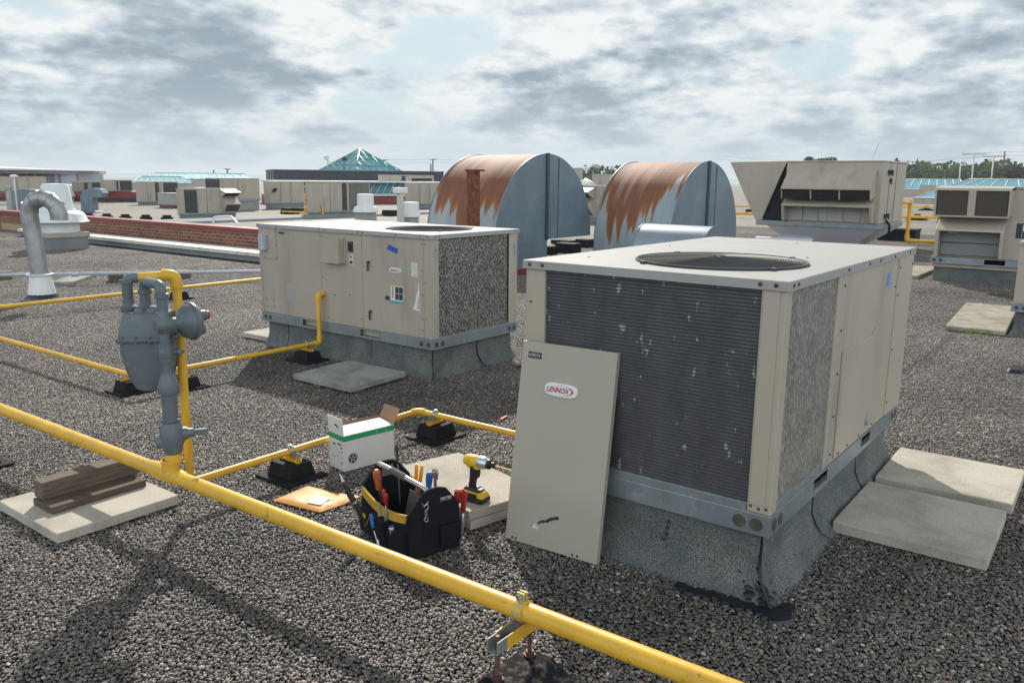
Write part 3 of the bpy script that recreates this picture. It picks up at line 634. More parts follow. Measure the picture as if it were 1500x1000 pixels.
m=MB(); screw_heads(m,[(.745,-.002,z) for z in (.42,.6,.8,1.0,1.2)]+[(x,-.009,.40) for x in (.85,1.0,1.2,1.45)]+[(1.72,-.002,z) for z in (.5,.8,1.1)],(0,-1,0)); m.build('screws','screw',sp_)
m=MB(); m.lathe((1.335,-.009,.45),[(.03,0),(.028,.012),(.018,.016),(0,.016)],16,(0,-1,0)); m.build('drain_stub','beige_top',sp_)
ap=plate(nu,'y',1.745,LX-.012,.372,ZT-.033,name='access_panel',at=.010,t=.018,bev=.004)
m=MB(); screw_heads(m,[(1.765,-.008,z) for z in (.45,.75,1.05,1.2)]+[(2.06,-.008,1.2)],(0,-1,0)); m.build('screws','screw',ap)
m=MB(); z=1.15; m.prism([(1.50,z-.035),(1.60,z-.028),(1.575,z+.045),(1.535,z+.035)],'y',-.0055,-.0025); m.build('tape','tape2',sp_)
tc_=top_cover(nu,LX,LY,ZT-.038,ZT,(.525,.49,.37))
m=MB(); screw_heads(m,[(-.012,y,ZT-.018) for y in (.04,.10,1.10,1.17)],(-1,0,0),.009); screw_heads(m,[(x,-.012,ZT-.018) for x in (.03,.08,.75,1.1,1.3,1.6,1.95)],(0,-1,0),.008); m.build('screws','screw',tc_)
m=MB()
for x,y in ((.3,1.05),(1.2,1.08),(1.0,.25),(1.9,.6)): m.lathe((x,y,ZT),[(.007,0),(.006,.003),(0,.004)],8)
m.build('screws','screw',tc_)
fan_set(nu,.525,.49,ZT,.37)
# fresh-air hood on the far end (throws the stepped shadow over the pavers)
m=MB(); m.prism([(LX-.01,1.20),(LX+.36,1.02),(LX+.36,.90),(LX-.01,.62)],'y',.16,1.02); m.build('air_hood','beige',nu,.004)
# ------------------------------------------------------------------ the panel leaning on it
def lean_frame(b0,b1,t0):
    b0,b1,t0=Vector(b0),Vector(b1),Vector(t0); ex=(b1-b0).normalized(); up_=(t0-b0); up_=(up_-ex*up_.dot(ex)).normalized(); nz=ex.cross(up_)
    return Matrix(((ex.x,up_.x,nz.x,b0.x),(ex.y,up_.y,nz.y,b0.y),(ex.z,up_.z,nz.z,b0.z),(0,0,0,1)))
PL=thing('access_panel','beige removed access panel with oval badge, leaning against the front coil of the nearest unit','panel',(2.82,2.17,0))
Mx=lean_frame((0,0,.004),(.028,-.47,.004),(.138,-.005,.92)); PW,PH=.482,.93
def pm(x0,y0,z0,x1,y1,z1): return MB().box(x0,y0,z0,x1,y1,z1,Mx)
pm(0,0,-.012,PW,PH,0).build('sheet','beige_clean',PL,.003)
m=MB()
for (a,b,c,d) in ((0,0,.006,PH),(PW-.006,0,PW,PH)): m.box(a,b,-.03,c,d,-.012,Mx)
m.build('folded_edge','beige2',PL)
def oval(w,h,n=40,p=3.2):
    return [((abs(cos(a))**(2/p))*math.copysign(1,cos(a))*w/2,(abs(sin(a))**(2/p))*math.copysign(1,sin(a))*h/2) for a in [2*PI*k/n for k in range(n)]]
def badge(parent,Mf,w,h):
    o=oval(w,h); o2=oval(w*.93,h*.84); k=len(o)
    m=MB(); vs=[Mf@Vector((x,y,.0005)) for x,y in o]+[Mf@Vector((x,y,.007)) for x,y in o]+[Mf@Vector((x,y,.0095)) for x,y in o2]
    fs=[tuple(2*k+i for i in range(k))]+[(a*k+i,a*k+(i+1)%k,(a+1)*k+(i+1)%k,(a+1)*k+i) for a in (0,1) for i in range(k)]
    m.add(vs,fs); bo=m.build('badge','badge',parent)
    text_mesh('lettering','LENNOX',h*.54,'redink',bo,Mf@Matrix.Translation((-w*.095,-h*.02,.0101)),.0004,.28,h*.012,.84)
    # crescent swoosh closing round the last letter
    m=MB(); pts=[]; n=26
    for i in range(n+1):
        a=2.2-4.0*i/n; pts.append((w*.06+w*.33*cos(a),h*.36*sin(a)))
    inn=[(w*.06+w*(.33-.055*max(0,cos(2.2-4.0*i/n))-.002)*cos(2.2-4.0*i/n),h*(.355-.015)*sin(2.2-4.0*i/n)) for i in range(n+1)]
    vs=[Mf@Vector((x,y,.0103)) for x,y in pts]+[Mf@Vector((x,y,.0103)) for x,y in inn]
    m.add(vs,[(i,i+1,n+2+i,n+1+i) for i in range(n)]); m.build('swoosh','redink',bo)
    return bo
badge(PL,Mx@Matrix.Translation((.225,PH-.20,0)),.168,.062)
st=pm(.035,PH-.075,.0004,.108,PH-.047,.0016).build('sticker','ink',PL)
text_mesh('lettering','! UNIT21 P',.019,'lightline',st,Mx@Matrix.Translation((.071,PH-.061,.0018)),.0002)
m=MB()
for k in range(12):
    x=.175+k*.0085; y=.115+.045*(k/11)+random.uniform(-.004,.004); s=.004+.003*random.random()
    m.prism([(x-s*1.3,y-s),(x+s*.6,y-s*1.4),(x+s*1.5,y+s*.5),(x-s*.2,y+s*1.5)],'z',.0003,.0010,M_=Mx)
m.build('scuff_mark','ink',PL)
m=MB(); m.prism([(.142,.085),(.172,.083),(.174,.094),(.16,.098),(.156,.108),(.146,.098)],'z',.0003,.001,M_=Mx); m.build('scuff_mark','lightline',PL)
m=MB()
for x in (.04,.06,.36,.385): m.lathe(Mx@Vector((x,.014,.0)),[(.006,0),(.005,.003),(0,.004)],8,Mx.to_3x3()@Vector((0,0,1)))
m.build('screws','screw',PL)
# ------------------------------------------------------------------ the unit at the left
LXc,LYc=4.862,4.51; LU=thing('rooftop_unit','beige rooftop air conditioner with labels and yellow gas pipe on its side','rooftop unit',(LXc,LYc,0),0,'beige rooftop air conditioners')
LX,LY=1.155,2.30; Z0,Z1,ZT=.247,.335,1.1997
mb=MB(); curb_mesh(mb,LX,LY,Z0+.004,.05); curb=mb.build('curb','membrane',LU)
s=MB(); seam(s,[(.045,.045,.245),(.045,.045,.2),(.045,.045,.13),(.03,.03,.06),(0,0,.02),(-.02,-.02,0)],.008)
for x in (.62,): seam(s,[(x,.044,.245),(x-.004,.044,.18),(x+.01,.035,.1),(x+.03,.0,.03),(x+.05,-.03,0)],.006)
for y in (.78,1.95): seam(s,[(.044,y,.245),(.044,y,.13),(.03,y,.06),(0,y,.01)],.004)
mb=MB(); rail_ring(mb,LX,LY,Z0,Z1,{'x':[(.64,.875),(1.42,1.67)]}); rail=mb.build('base_rail','rail',LU,.002)
lift_holes(rail,'x',(.05,.13,2.17,2.24),.29,.022); lift_holes(rail,'y',(.045,.12,LX-.045,LX-.12),.29,.022)
m=MB(); m.box(.0415,.6,.268,.0435,1.7,.325); m.build('curb_batten','beige2',curb)
m=MB(); m.box(.016,.016,Z1,LX-.016,LY-.012,ZT-.035); m.build('casing','beige2',LU)
for (a,b,c,d) in ((.001,.001,.083,.095),(LX-.125,.001,LX-.002,.08),(.001,LY-.03,.06,LY-.001)):
    m=MB(); m.box(a,b,Z1+.003,c,d,ZT-.034); p=m.build('corner_post','beige2',LU,.004)
    if a<.1 and b<.1:
        for (u,v,nm) in ((.045,1.05,'t'),): 
            m=MB(); m.prism([(u-.012,v-.06),(u+.012,v-.06),(u+.012,v+.02),(u+.02,v+.02),(u,v+.055),(u-.02,v+.02),(u-.012,v+.02)],'y',-.0006,.0004); m.build('arrow_mark','skyink',p)
            m=MB(); 
            for q in range(3): m.box(u-.008,-.0012,v-.05+q*.022,u+.008,-.0008,v-.038+q*.022)
            m.build('arrow_print','beige2',p)
    elif b<.1:
        m=MB(); u=(a+c)/2+.02; v=1.02; m.prism([(u-.012,v-.06),(u+.012,v-.06),(u+.012,v+.02),(u+.02,v+.02),(u,v+.055),(u-.02,v+.02),(u-.012,v+.02)],'y',-.0006,.0004); m.build('arrow_mark','skyink',p)
m=MB(); m.box(.085,.010,Z1+.012,LX-.127,.0155,ZT-.036); m.build('coil_grille','coil_fleck',LU)
m=MB(); m.box(LX-.145,.006,Z1+.012,LX-.128,.0098,ZT-.036); m.build('grille_edge','dark',LU)
m=MB(); m.box(.03,.004,Z1+.001,LX-.03,.012,Z1+.013); m.build('sill','rail',LU)
def xpanel(s0,s1,z0,z1,nm,t=.012): return plate(LU,'x',s0,s1,z0,z1,'beige2',t,nm,.0155,.0025)
d3=xpanel(.099,.834,Z1+.004,ZT-.038,'door_panel'); d2=xpanel(.838,1.382,Z1+.004,ZT-.038,'gas_panel'); d1=xpanel(1.386,2.267,Z1+.004,ZT-.038,'blower_panel')
sub=plate(LU,'x',2.02,2.285,.867,ZT-.040,'beige2',.006,'cover_plate',.0032,.0015)
m=MB(); screw_heads(m,[(.003,y,z) for y,z in ((.115,1.12),(.115,.9),(.115,.7),(.115,.5),(.115,.40),(.075,1.12),(.075,.8),(.075,.5))],(-1,0,0),.006); m.build('screws','screw',d3)
m=MB(); screw_heads(m,[(.003,y,z) for y,z in ((1.36,1.12),(1.36,.75),(1.2,.60),(1.0,.62),(.86,.42),(1.3,.38))],(-1,0,0),.006); m.build('screws','screw',d2)
m=MB(); screw_heads(m,[(-.003,y,z) for y,z in ((2.03,1.14),(2.03,1.0),(2.03,.88),(2.2,.88),(2.1,.47),(2.2,.47),(2.1,.40),(2.2,.40))],(-1,0,0),.006); m.build('screws','screw',sub)
FX=-.001
def fx(parent,name,mat,y0,y1,z0,z1,x=.0034,t=.0012): 
    m=MB(); m.box(x-t,y0,z0,x,y1,z1); return m.build(name,mat,parent)
MF=Matrix(((0,0,-1,.0035),(-1,0,0,0),(0,1,0,0),(0,0,0,1)))       # local x -> -Y, local y -> Z, out -> -X
badge(d3,Matrix.Translation((0,.423,.882))@MF,.135,.046)
m=MB(); m.prism([(.385,1.065),(.50,1.095),(.52,1.055),(.40,1.022)],'x',.0014,.0034); m.build('tape','tape',d3)
fx(d3,'label','paper_grime',.165,.24,.845,.965)
m=MB(); m.prism([(.145,.56),(.228,.575),(.20,.62),(.18,.70),(.162,.74),(.158,.80),(.152,.80),(.15,.72)],'x',.002,.0034); tl=m.build('torn_label','paper',d3)
m=MB(); 
for q in range(5): m.box(.0012,.152,.585+q*.02,.0018,.175-.002*q,.592+q*.02)
m.build('print','ink',tl)
lb=fx(d3,'label','paper',.335,.485,.618,.755); 
m=MB(); m.box(.0014,.339,.632,.0021,.43,.742); 
m.build('diagram','ink',lb)
m=MB(); m.box(.0006,.339,.685,.0013,.43,.689); m.box(.0006,.385,.632,.0013,.389,.742); m.build('diagram_lines','paper_grime',lb)
m=MB(); m.box(.0014,.335,.747,.0021,.485,.755); m.build('print_band','ty',lb); m=MB(); m.box(.0010,.335,.600,.0028,.485,.623); m.build('print_band','skyink',lb)
m=MB()
for q in range(5): m.box(.0014,.448,.65+q*.02,.0021,.47,.661+q*.02)
m.build('print','ink',lb)
fx(d3,'label','ink',.50,.552,.62,.655)
for (y,z) in ((.745,.93),(.735,.50)):
    m=MB(); m.lathe((.003,y,z),[(.013,0),(.013,.012),(.009,.018),(0,.018)],12,(-1,0,0)); m.box(-.018,y-.006,z-.075,-.008,y+.010,z); m.build('latch_handle','screw',d3,.002)
m=MB(); m.box(-.070,1.055,.896,.003,1.30,1.115); eb=m.build('electrical_box','beige2',d2,.003)
m=MB(); m.box(-.006,1.035,.91,.0034,1.054,1.10); m.box(-.004,1.06,1.1155,.003,1.28,1.128); m.build('hinge_strip','beige',eb)
sw=fx(d2,'switch','ink',.945,1.0,1.005,1.095,.0034,.010); fx(sw,'switch_lever','tb',.96,.985,1.03,1.07,-.0068,.012)
lb2=fx(d2,'label','paper_grime',.945,1.0,.89,.985); fx(lb2,'print','ink',.955,.99,.90,.925,.0021,.0008); fx(lb2,'print','ink',.965,.985,.95,.97,.0021,.0008)
fx(d1,'label','beige_top',1.79,1.90,.50,.66,.0034,.0008); fx(d1,'label','ink',1.90,1.985,1.115,1.135,.0034,.0008)
m=MB(); m.box(-.055,2.155,.95,-.0028,2.235,1.10); sb=m.build('sensor_box','conduit',sub,.008)
tc_=top_cover(LU,LX,LY,ZT-.036,ZT,(.58,.56,.365))
m=MB(); screw_heads(m,[(-.012,y,ZT-.018) for y in (.05,.12,.4,.8,.86,1.3,1.38,2.0,2.27)],(-1,0,0),.007); screw_heads(m,[(x,-.012,ZT-.018) for x in (.03,.08,1.08,1.13)],(0,-1,0),.007); m.build('screws','screw',tc_)
fan_set(LU,.58,.56,ZT,.365)
# ------------------------------------------------------------------ pipes
def pipe(name,label,pts,r,mat='yellow',cat='pipe',group=None,rb=.05,fit=True,seg=16):
    b=Vector((pts[0][0],pts[0][1],0)); root=thing(name,label,cat,b,0,group)
    m=MB(b); m.tube(bend(pts,rb),r,seg); m.build('pipe_run',mat,root)
    if fit:
        for i in range(1,len(pts)-1):
            p=Vector(pts[i]); a=(Vector(pts[i-1])-p).normalized(); c=(Vector(pts[i+1])-p).normalized()
            m=MB(b); m.tube(bend([p+a*r*2.6,p,p+c*r*2.6],r*1.5),r*1.22,seg); m.tube([p+a*r*2.2,p+a*r*2.9],r*1.36,seg); m.tube([p+c*r*2.2,p+c*r*2.9],r*1.36,seg); m.build('elbow',mat,root)
    return root,b
PX=1.925; PZ=.27
mp_,mb0=pipe('gas_pipe','thick yellow gas main crossing the foreground from left edge to bottom',[(1.86,7.4,PZ),(PX,3.5,PZ),(1.975,1.0,PZ),(2.03,-1.6,PZ)],.0325,rb=.01,fit=False,seg=28)
m=MB(mb0); m.tube([(1.925,3.65,PZ),(1.928,3.58,PZ),(1.93,3.44,PZ),(1.932,3.36,PZ)],[.0335,.041,.041,.0335],28); m.lathe((1.929,3.47,PZ),[(.036,0),(.04,.02),(.037,.045),(.038,.058),(.042,.06),(.042,.075),(.036,.076)],24); m.build('tee','yellow',mp_)
g2='thin yellow gas pipes'
BZ=.15
pipe('gas_pipe','thin yellow pipe running from the meter past the white box to the nearest unit',[(2.10,3.60,BZ-.0),(3.735,3.60,BZ),(3.755,2.20,BZ)],.0195)
pipe('gas_pipe','yellow pipe behind the meter that turns and rises into the side of the left unit',[(2.95,16.5,BZ),(3.06,5.88,BZ),(4.80,5.87,BZ),(4.80,5.87,.60),(4.88,5.87,.60)],.021)
pipe('gas_pipe','straight yellow pipe from left edge to the far corner of the left unit',[(2.2,10.27,BZ),(9.2,10.27,BZ)],.024,fit=False)
m=MB(); 
gp0=gnd(-60,403.5,.16); gp1=gnd(470,396,.16)
r_,b_=pipe('conduit','long pale gray plastic pipe lying across the gravel behind the yellow pipes',[tuple(gp0),tuple(gp1)],.027,'conduit',fit=False)
for q in (110,245,): 
    c=gnd(q,402,.16); m=MB(b_); d=(gp1-gp0).normalized(); m.tube([c-d*.05,c+d*.05],.032,14); m.build('coupling','conduit',r_)
# ------------------------------------------------------------------ gas meter set
MS=thing('gas_meter','gray gas meter with regulator and riser standing on the thick yellow pipe','gas meter',(1.93,3.47,0)); mo=Vector((1.93,3.47,0))
RX,RY=1.944,3.462
def zpx(py,d=3.98,px=250): return far(px,py,d).z
def rl(name,prof,mat='pipegray',seg=22):
    m=MB(mo); m.lathe((RX,RY,0),prof,seg); return m.build(name,mat,MS)
rl('collar',[(.036,.33),(.040,.345),(.040,.352),(.0375,.354),(.0375,.375)],'yellow')
vb=rl('valve',[(.036,.372),(.038,.375),(.040,.39),(.046,.41),(.054,.43),(.056,.46),(.050,.495),(.042,.515),(.038,.525)])
sr=Vector((cos(math.radians(-28)),sin(math.radians(-28)),0)); dv=Vector((cos(math.radians(62)),sin(math.radians(62)),0))
m=MB(mo); c=Vector((RX,RY,.435)); m.lathe(c-sr*.035,[(.0,.038),(.026,.036),(.032,.022),(.034,-.005)],18,-sr); m.build('plug_boss','pipegray',vb)
m=MB(mo); c=Vector((RX,RY,.465)); m.lathe(c,[(.034,0),(.032,.06),(.022,.075),(.022,.095),(.012,.1),(.012,.135),(0,.135)],16,sr); m.box(-.007,-.012,-.013,.055,.012,.013,Matrix.Translation(c+sr*.10)@Matrix.Rotation(math.radians(-28),4,'Z')); m.build('valve_handle','pipegray',vb)
rl('riser',[(.0365,.525),(.0385,.53),(.0385,.54),(.0345,.542),(.0345,.665),(.037,.667)])
rl('reducer',[(.046,.665),(.048,.68),(.048,.70),(.043,.715),(.036,.74),(.030,.75),(.030,.765),(.0225,.768),(.0225,.81)])
un=rl('union',[(.0225,.81),(.030,.812),(.030,.835),(.034,.838),(.034,.87),(.030,.872),(.030,.898),(.024,.90),(.0225,.95)],seg=8)
m=MB(mo); c=Vector((RX,RY,.855)); m.lathe(c,[(.01,.02),(.01,.05),(.018,.052),(.018,.066),(.008,.068),(.008,.08),(0,.08)],10,sr); m.build('test_plug','pipegray',un)
rl('riser_top',[(.0225,.945),(.028,.95),(.034,.965),(.035,1.0),(.030,1.02),(.023,1.03),(.023,1.10)])
RG=Vector((RX,RY,.985))+sr*.006; ra=(sr*.90+dv*.42+Vector((0,0,.0))).normalized()
m=MB(mo); m.lathe(RG,[(0,-.047),(.026,-.046),(.03,-.042),(.034,-.03),(.040,0),(.032,.03),(.028,.045),(.030,.055),(.040,.066),(.058,.076),(.074,.090),(.083,.106),(.085,.118)],30,ra); rgb=m.build('regulator','pipegray',MS)
m=MB(mo); m.lathe(RG,[(.088,.114),(.090,.118),(.090,.130),(.088,.134)],30,ra)
for k in range(8):
    a=2*PI*k/8; u=ra.cross(Vector((0,0,1))).normalized(); w_=ra.cross(u); m.lathe(RG+ra*.108+(u*cos(a)+w_*sin(a))*.078,[(.007,0),(.007,.03),(0,.032)],6,ra)
m.build('flange','pipegray',rgb)
m=MB(mo); m.lathe(RG,[(.082,.134),(.076,.148),(.055,.158),(.04,.16)],30,ra); m.build('spring_case','pipegray',rgb)
m=MB(mo); m.lathe(RG+Vector((0,0,.02)),[(.026,.15),(.026,.195),(.022,.2),(0,.2)],18,ra); m.lathe(RG+Vector((0,0,-.045)),[(.024,.14),(.024,.185),(0,.187)],14,ra); m.build('vent','pipegray',rgb)
m=MB(mo); m.lathe(RG+Vector((0,0,.02)),[(.019,.198),(.021,.206),(.019,.214),(0,.216)],14,ra); m.build('vent_cap','tr',rgb)
# meter body, turned a little so its right flank shows
yaw=math.radians(-47); mc=far(221,510,4.14); T=Matrix.Translation((mc.x,mc.y,0))@Matrix.Rotation(yaw,4,'Z')
def rr(w,d,z,r=.03,n=2,dy=0,dx=0):
    r=min(r,.022)
    out=[]
    for (sx_,sy_,a0) in ((1,1,0),(-1,1,PI/2),(-1,-1,PI),(1,-1,1.5*PI)):
        for k in range(n+1):
            a=a0+PI/2*k/n; out.append(T@Vector((dx+sx_*(w/2-r)+r*cos(a),dy+sy_*(d/2-r)+r*sin(a),z)))
    return out
def loft(name,secs,mat='pipegray',parent=MS):
    m=MB(mo); rg=[rr(*s) for s in secs]; n=len(rg[0]); vs=[p for r in rg for p in r]; fs=[(i*n+j,i*n+(j+1)%n,(i+1)*n+(j+1)%n,(i+1)*n+j) for i in range(len(rg)-1) for j in range(n)]
    m.add(vs,fs,False); k=len(rg)-1; m.add(rg[0],[tuple(reversed(range(n)))]); m.add(rg[-1],[tuple(range(n))]); 
    o=m.build(name,mat,parent,.004); return o
lo=loft('meter_body',[(.085,.12,.655,.03),(.125,.145,.668,.035),(.165,.168,.71,.04),(.192,.18,.755,.04),(.217,.186,.82,.035),(.232,.19,.895,.03)])
loft('meter_flange',[(.25,.205,.894,.03),(.258,.212,.898,.03),(.258,.212,.910,.03),(.25,.205,.914,.03)],parent=lo)
m=MB(mo)
for (a,b) in ((-.09,-1),(-.03,-1),(.03,-1),(.09,-1),(-.09,1),(.09,1)): m.lathe(T@Vector((a,b*.099,.888)),[(.008,0),(.008,.032),(0,.034)],6)
for b in (-.06,0,.06): m.lathe(T@Vector((.122,b,.888)),[(.008,0),(.008,.032),(0,.034)],6)
m.build('bolts','pipegray',lo)
loft('meter_top',[(.238,.192,.912,.03),(.234,.188,.93,.03),(.205,.150,1.005,.035),(.196,.135,1.020,.035),(.18,.12,1.026,.03)])
loft('meter_index',[(.10,.05,.95,.01,4,-.05),(.10,.05,1.045,.01,4,-.015),(.09,.04,1.052,.01,4,-.01)])
cL=T@Vector((-.088,.01,0)); cR=T@Vector((-.004,-.01,0))
def mt(name,pts,r,mat='pipegray',rb=.035):
    m=MB(mo); m.tube(bend(pts,rb,7),r,18); return m.build(name,mat,MS)
TOPZ=1.18
YV=Vector((2.10,3.60,0))
mt('outlet_elbow',[(cL.x,cL.y,1.02),(cL.x,cL.y,TOPZ),tuple(Vector((cL.x,cL.y,TOPZ))+(YV-cL).normalized()*.05)],.024)
for c in (cL,cR):
    m=MB(mo); m.lathe((c.x,c.y,0),[(.034,1.02),(.038,1.025),(.038,1.05),(.031,1.055),(.025,1.065)],8); m.build('union_nut','pipegray',MS)
for c,z in ((cL,1.165),(cR,1.12)):
    m=MB(mo); m.lathe((c.x,c.y,0),[(.024,z-.012),(.031,z-.01),(.031,z+.008),(.024,z+.01)],18); m.build('pipe_collar','pipegray',MS)
m=MB(mo); m.lathe((RX,RY,0),[(.024,1.105),(.031,1.108),(.031,1.128),(.024,1.13)],18); m.build('pipe_collar','pipegray',MS)
mt('inlet_loop',[(cR.x,cR.y,1.02),(cR.x,cR.y,1.165),(RX,RY,1.165),(RX,RY,1.05)],.024,rb=.038)
m=MB(mo); a=Vector((cL.x,cL.y,TOPZ)); u=(YV-cL); u.z=0; u.normalize(); e=Vector((YV.x,YV.y,TOPZ+.008))
m.tube(bend([a+u*.045,e,(YV.x,YV.y,BZ)],.03,7),.0215,18); m.tube(bend([e-u*.055,e,e-Vector((0,0,.055))],.035,7),.027,18); m.tube([e-u*.06,e-u*.045],.030,18); m.tube([e-Vector((0,0,.045)),e-Vector((0,0,.06))],.030,18); m.tube([(YV.x,YV.y,BZ-.02),(YV.x,YV.y,BZ+.05)],.027,18); m.build('outlet_pipe','yellow',MS)
# ------------------------------------------------------------------ rubber pipe supports
def support(x,y,rz,label,zp=.15,r=.0195,clamp=True,size=(.27,.30),h=.095,strut=True):
    root=thing('pipe_support',label,'pipe support',(x,y,0),rz,'black rubber pipe supports')
    a,b=size; m=MB()
    m.box(-a/2,-b/2,.0,a/2,b/2,.018)
    m.hexa([(-a*.34,-b*.33,.018),(a*.34,-b*.33,.018),(a*.34,b*.33,.018),(-a*.34,b*.33,.018)],[(-a*.27,-b*.28,h),(a*.27,-b*.28,h),(a*.27,b*.28,h),(-a*.27,b*.28,h)])
    m.build('rubber_block','black',root,.006)
    if strut:
        m=MB(); m.box(-.02,-b*.24,h,.02,b*.24,h+.004); m.box(-.02,-b*.24,h,-.0165,b*.24,h+.018); m.box(.0165,-b*.24,h,.02,b*.24,h+.018); m.box(-.016,-.02,h+.004,.016,.02,zp-r-.001); m.build('strut_channel','yellow',root)
    if clamp:
        m=MB(); m.tube([(-.012,0+(r+.006)*cos(t),zp+(r+.006)*sin(t)) for t in [PI*k/14 for k in range(15)]],.0035,6); m.tube([(.012,0+(r+.006)*cos(t),zp+(r+.006)*sin(t)) for t in [PI*k/14 for k in range(15)]],.0035,6)
        for s in (-1,1): m.box(-.014,s*(r+.004),zp-r-.016,.014,s*(r+.009),zp+.004)
        vs=[];
        for k in range(15):
            t=PI*k/14
            for xx in (-.014,.014): vs.append((xx,(r+.007)*cos(t),zp+(r+.007)*sin(t)))
        m.add(vs,[(2*k,2*k+1,2*k+3,2*k+2) for k in range(14)]); m.box(-.012,-.006,zp+r+.004,.012,.006,zp+r+.016); m.build('clamp','steel',root)
    return root
support(2.71,3.60,0,'black rubber support with clamp under the thin yellow pipe, left of the white box')
support(3.742,3.45,PI/2,'black rubber support with clamp under the thin yellow pipe, beside its corner elbow')
support(3.10,6.06,PI/2,'black rubber support half hidden by the gas meter, left one of two',clamp=False)
support(3.42,5.86,0,'black rubber support behind the yellow riser of the gas meter, right one of two',clamp=False)
support(4.66,5.88,0,'black rubber support under the yellow pipe at the foot of the left unit',r=.021)
support(6.02,10.27,0,'black rubber support under the farther straight yellow pipe, seen behind the meter elbow',clamp=False)
support(1.68,5.12,PI/2,'black rubber support cut by the left edge of the photo',zp=.27,r=.033,clamp=False,strut=False)
# tall support in the foreground
FS=thing('pipe_support','tall support with rusty threaded rods and steel channel holding the thick yellow pipe','pipe support',(1.93,1.44,0)); fo=Vector((1.93,1.44,0)); sy=1.44; px_=1.966
m=MB(fo); zc=.19
m.box(1.81,sy-.021,zc,2.06,sy+.021,zc+.003); m.box(1.81,sy-.021,zc+.003,2.06,sy-.0185,zc+.044); m.box(1.81,sy+.0185,zc+.003,2.06,sy+.021,zc+.044); st=m.build('strut_channel','galv',FS,.0008)
m=MB(fo); m.box(1.86,sy-.0235,zc-.001,2.03,sy-.0213,zc+.046); m.box(1.86,sy+.0213,zc+.002,2.03,sy+.0235,zc+.046); m.build('overspray','yellow',st)
for x in (1.838,2.012):
    m=MB(fo); n=60; m.tube([(x,sy,.085+(.155 if x<1.9 else .13)*k/n-0.0) for k in range(n+1)],[.0075+(.0009 if k%2 else -.0007) for k in range(n+1)],10); m.build('threaded_rod','screw',FS)
    m=MB(fo); m.lathe((x,sy,.0),[(.022,.088),(.022,.092),(.015,.0925),(.015,.104),(0,.104)],6); m.lathe((x,sy,0),[(.016,zc-.014),(.016,zc-.001)],6); m.build('nut','screw',FS)
m=MB(fo); rr_=.0350
for dy in (-.016,.016):
    pts=[(px_+rr_*cos(t),sy+dy,PZ+rr_*sin(t)) for t in [-PI*.35+ (PI*1.7)*k/26 for k in range(27)]]
    m.tube(pts,.0028,6)
vs=[]
for k in range(27):
    t=-PI*.35+(PI*1.7)*k/26
    for dy in (-.016,.016): vs.append((px_+(rr_+.0015)*cos(t),sy+dy,PZ+(rr_+.0015)*sin(t)))
m.add(vs,[(2*k,2*k+1,2*k+3,2*k+2) for k in range(26)])
m.box(px_-.010,sy-.014,PZ+rr_,px_-.006,sy+.014,PZ+rr_+.030); m.box(px_+.006,sy-.014,PZ+rr_,px_+.010,sy+.014,PZ+rr_+.030); cl_=m.build('pipe_clamp','clampm',FS) if 'clampm' in M else m.build('pipe_clamp','yellow',FS)
m=MB(fo); m.lathe((px_-.024,sy,PZ+rr_+.018),[(.009,0),(.009,.008),(.005,.009),(.005,.040),(.009,.041),(.009,.048),(0,.048)],8,(1,0,0)); m.build('bolt','steel',cl_)
m=MB(fo); m.hexa([(1.78,1.29,.0),(2.09,1.29,.0),(2.09,1.55,.0),(1.78,1.55,.0)],[(1.80,1.375,.085),(2.05,1.375,.085),(2.05,1.485,.085),(1.80,1.485,.085)]); m.build('rubber_block','dustyblack',FS,.006)
# ------------------------------------------------------------------ concrete pavers and lumber
def paver(cx,cy,a,b,h,rz,label,mat='paver',tilt=(0,0),z=.004,group='concrete pavers'):
    root=MB(); n=10
    import random as _r; rn=_r.Random(int(cx*100)); bm=bmesh.new()
    bmesh.ops.create_cube(bm,size=1); bmesh.ops.scale(bm,vec=(a,b,h),verts=bm.verts); bmesh.ops.subdivide_edges(bm,edges=bm.edges,cuts=9,use_grid_fill=True)
    for v in bm.verts:
        ex=abs(abs(v.co.x)-a/2)<1e-4; ey=abs(abs(v.co.y)-b/2)<1e-4; ez=abs(abs(v.co.z)-h/2)<1e-4
        if ex+ey+ez>=2:
            k=noise.noise(v.co*17+Vector((cx,cy,0))); v.co*= (1-.006-.012*max(0,k))
    me=bpy.data.meshes.new('concrete_paver'); bm.to_mesh(me); bm.free(); me.materials.append(M[mat])
    ob=bpy.data.objects.new('concrete_paver',me); COL.objects.link(ob); ob.location=(cx,cy,z+h/2); ob.rotation_euler=(tilt[0],tilt[1],rz)
    b_=ob.modifiers.new('bevel','BEVEL'); b_.width=.004; b_.segments=2; b_.limit_method='ANGLE'; b_.angle_limit=math.radians(50)
    return tag(ob,label,'paver',group)
paver(1.80,4.03,.60,.63,.05,.0,'weathered square paver under two timber offcuts at lower left')
paver(4.405,5.02,.62,.68,.045,.03,'gray paver with moss lying in front of the left unit','paver_gray',tilt=(.01,-.012),z=.022)
p=MB(); 
for (x,y) in ((4.13,5.05),(4.2,4.72)): 
    m=MB(); m.box(x-.05,y-.04,.002,x+.05,y+.04,.022)
    o=m.build('wood_shim','wood2',None,.003); tag(o,'thin wooden shim under the gray paver, %s'%('left one' if y>5 else 'near one'),'shim','shims under the paver')
paver(3.085,2.665,.46,.76,.045,-.22,'lower of two pale pavers stacked under the impact driver',z=.004)
paver(3.095,2.66,.45,.75,.045,-.26,'upper of two pale pavers stacked, carrying the impact driver',z=.050)
paver(4.19,.66,.68,.655,.055,.005,'nearer of the two pavers beside the front unit, wholly in its shade',z=.002)
paver(4.95,.655,.64,.66,.055,.012,'farther of the two pavers beside the front unit, partly sunlit',z=.002)
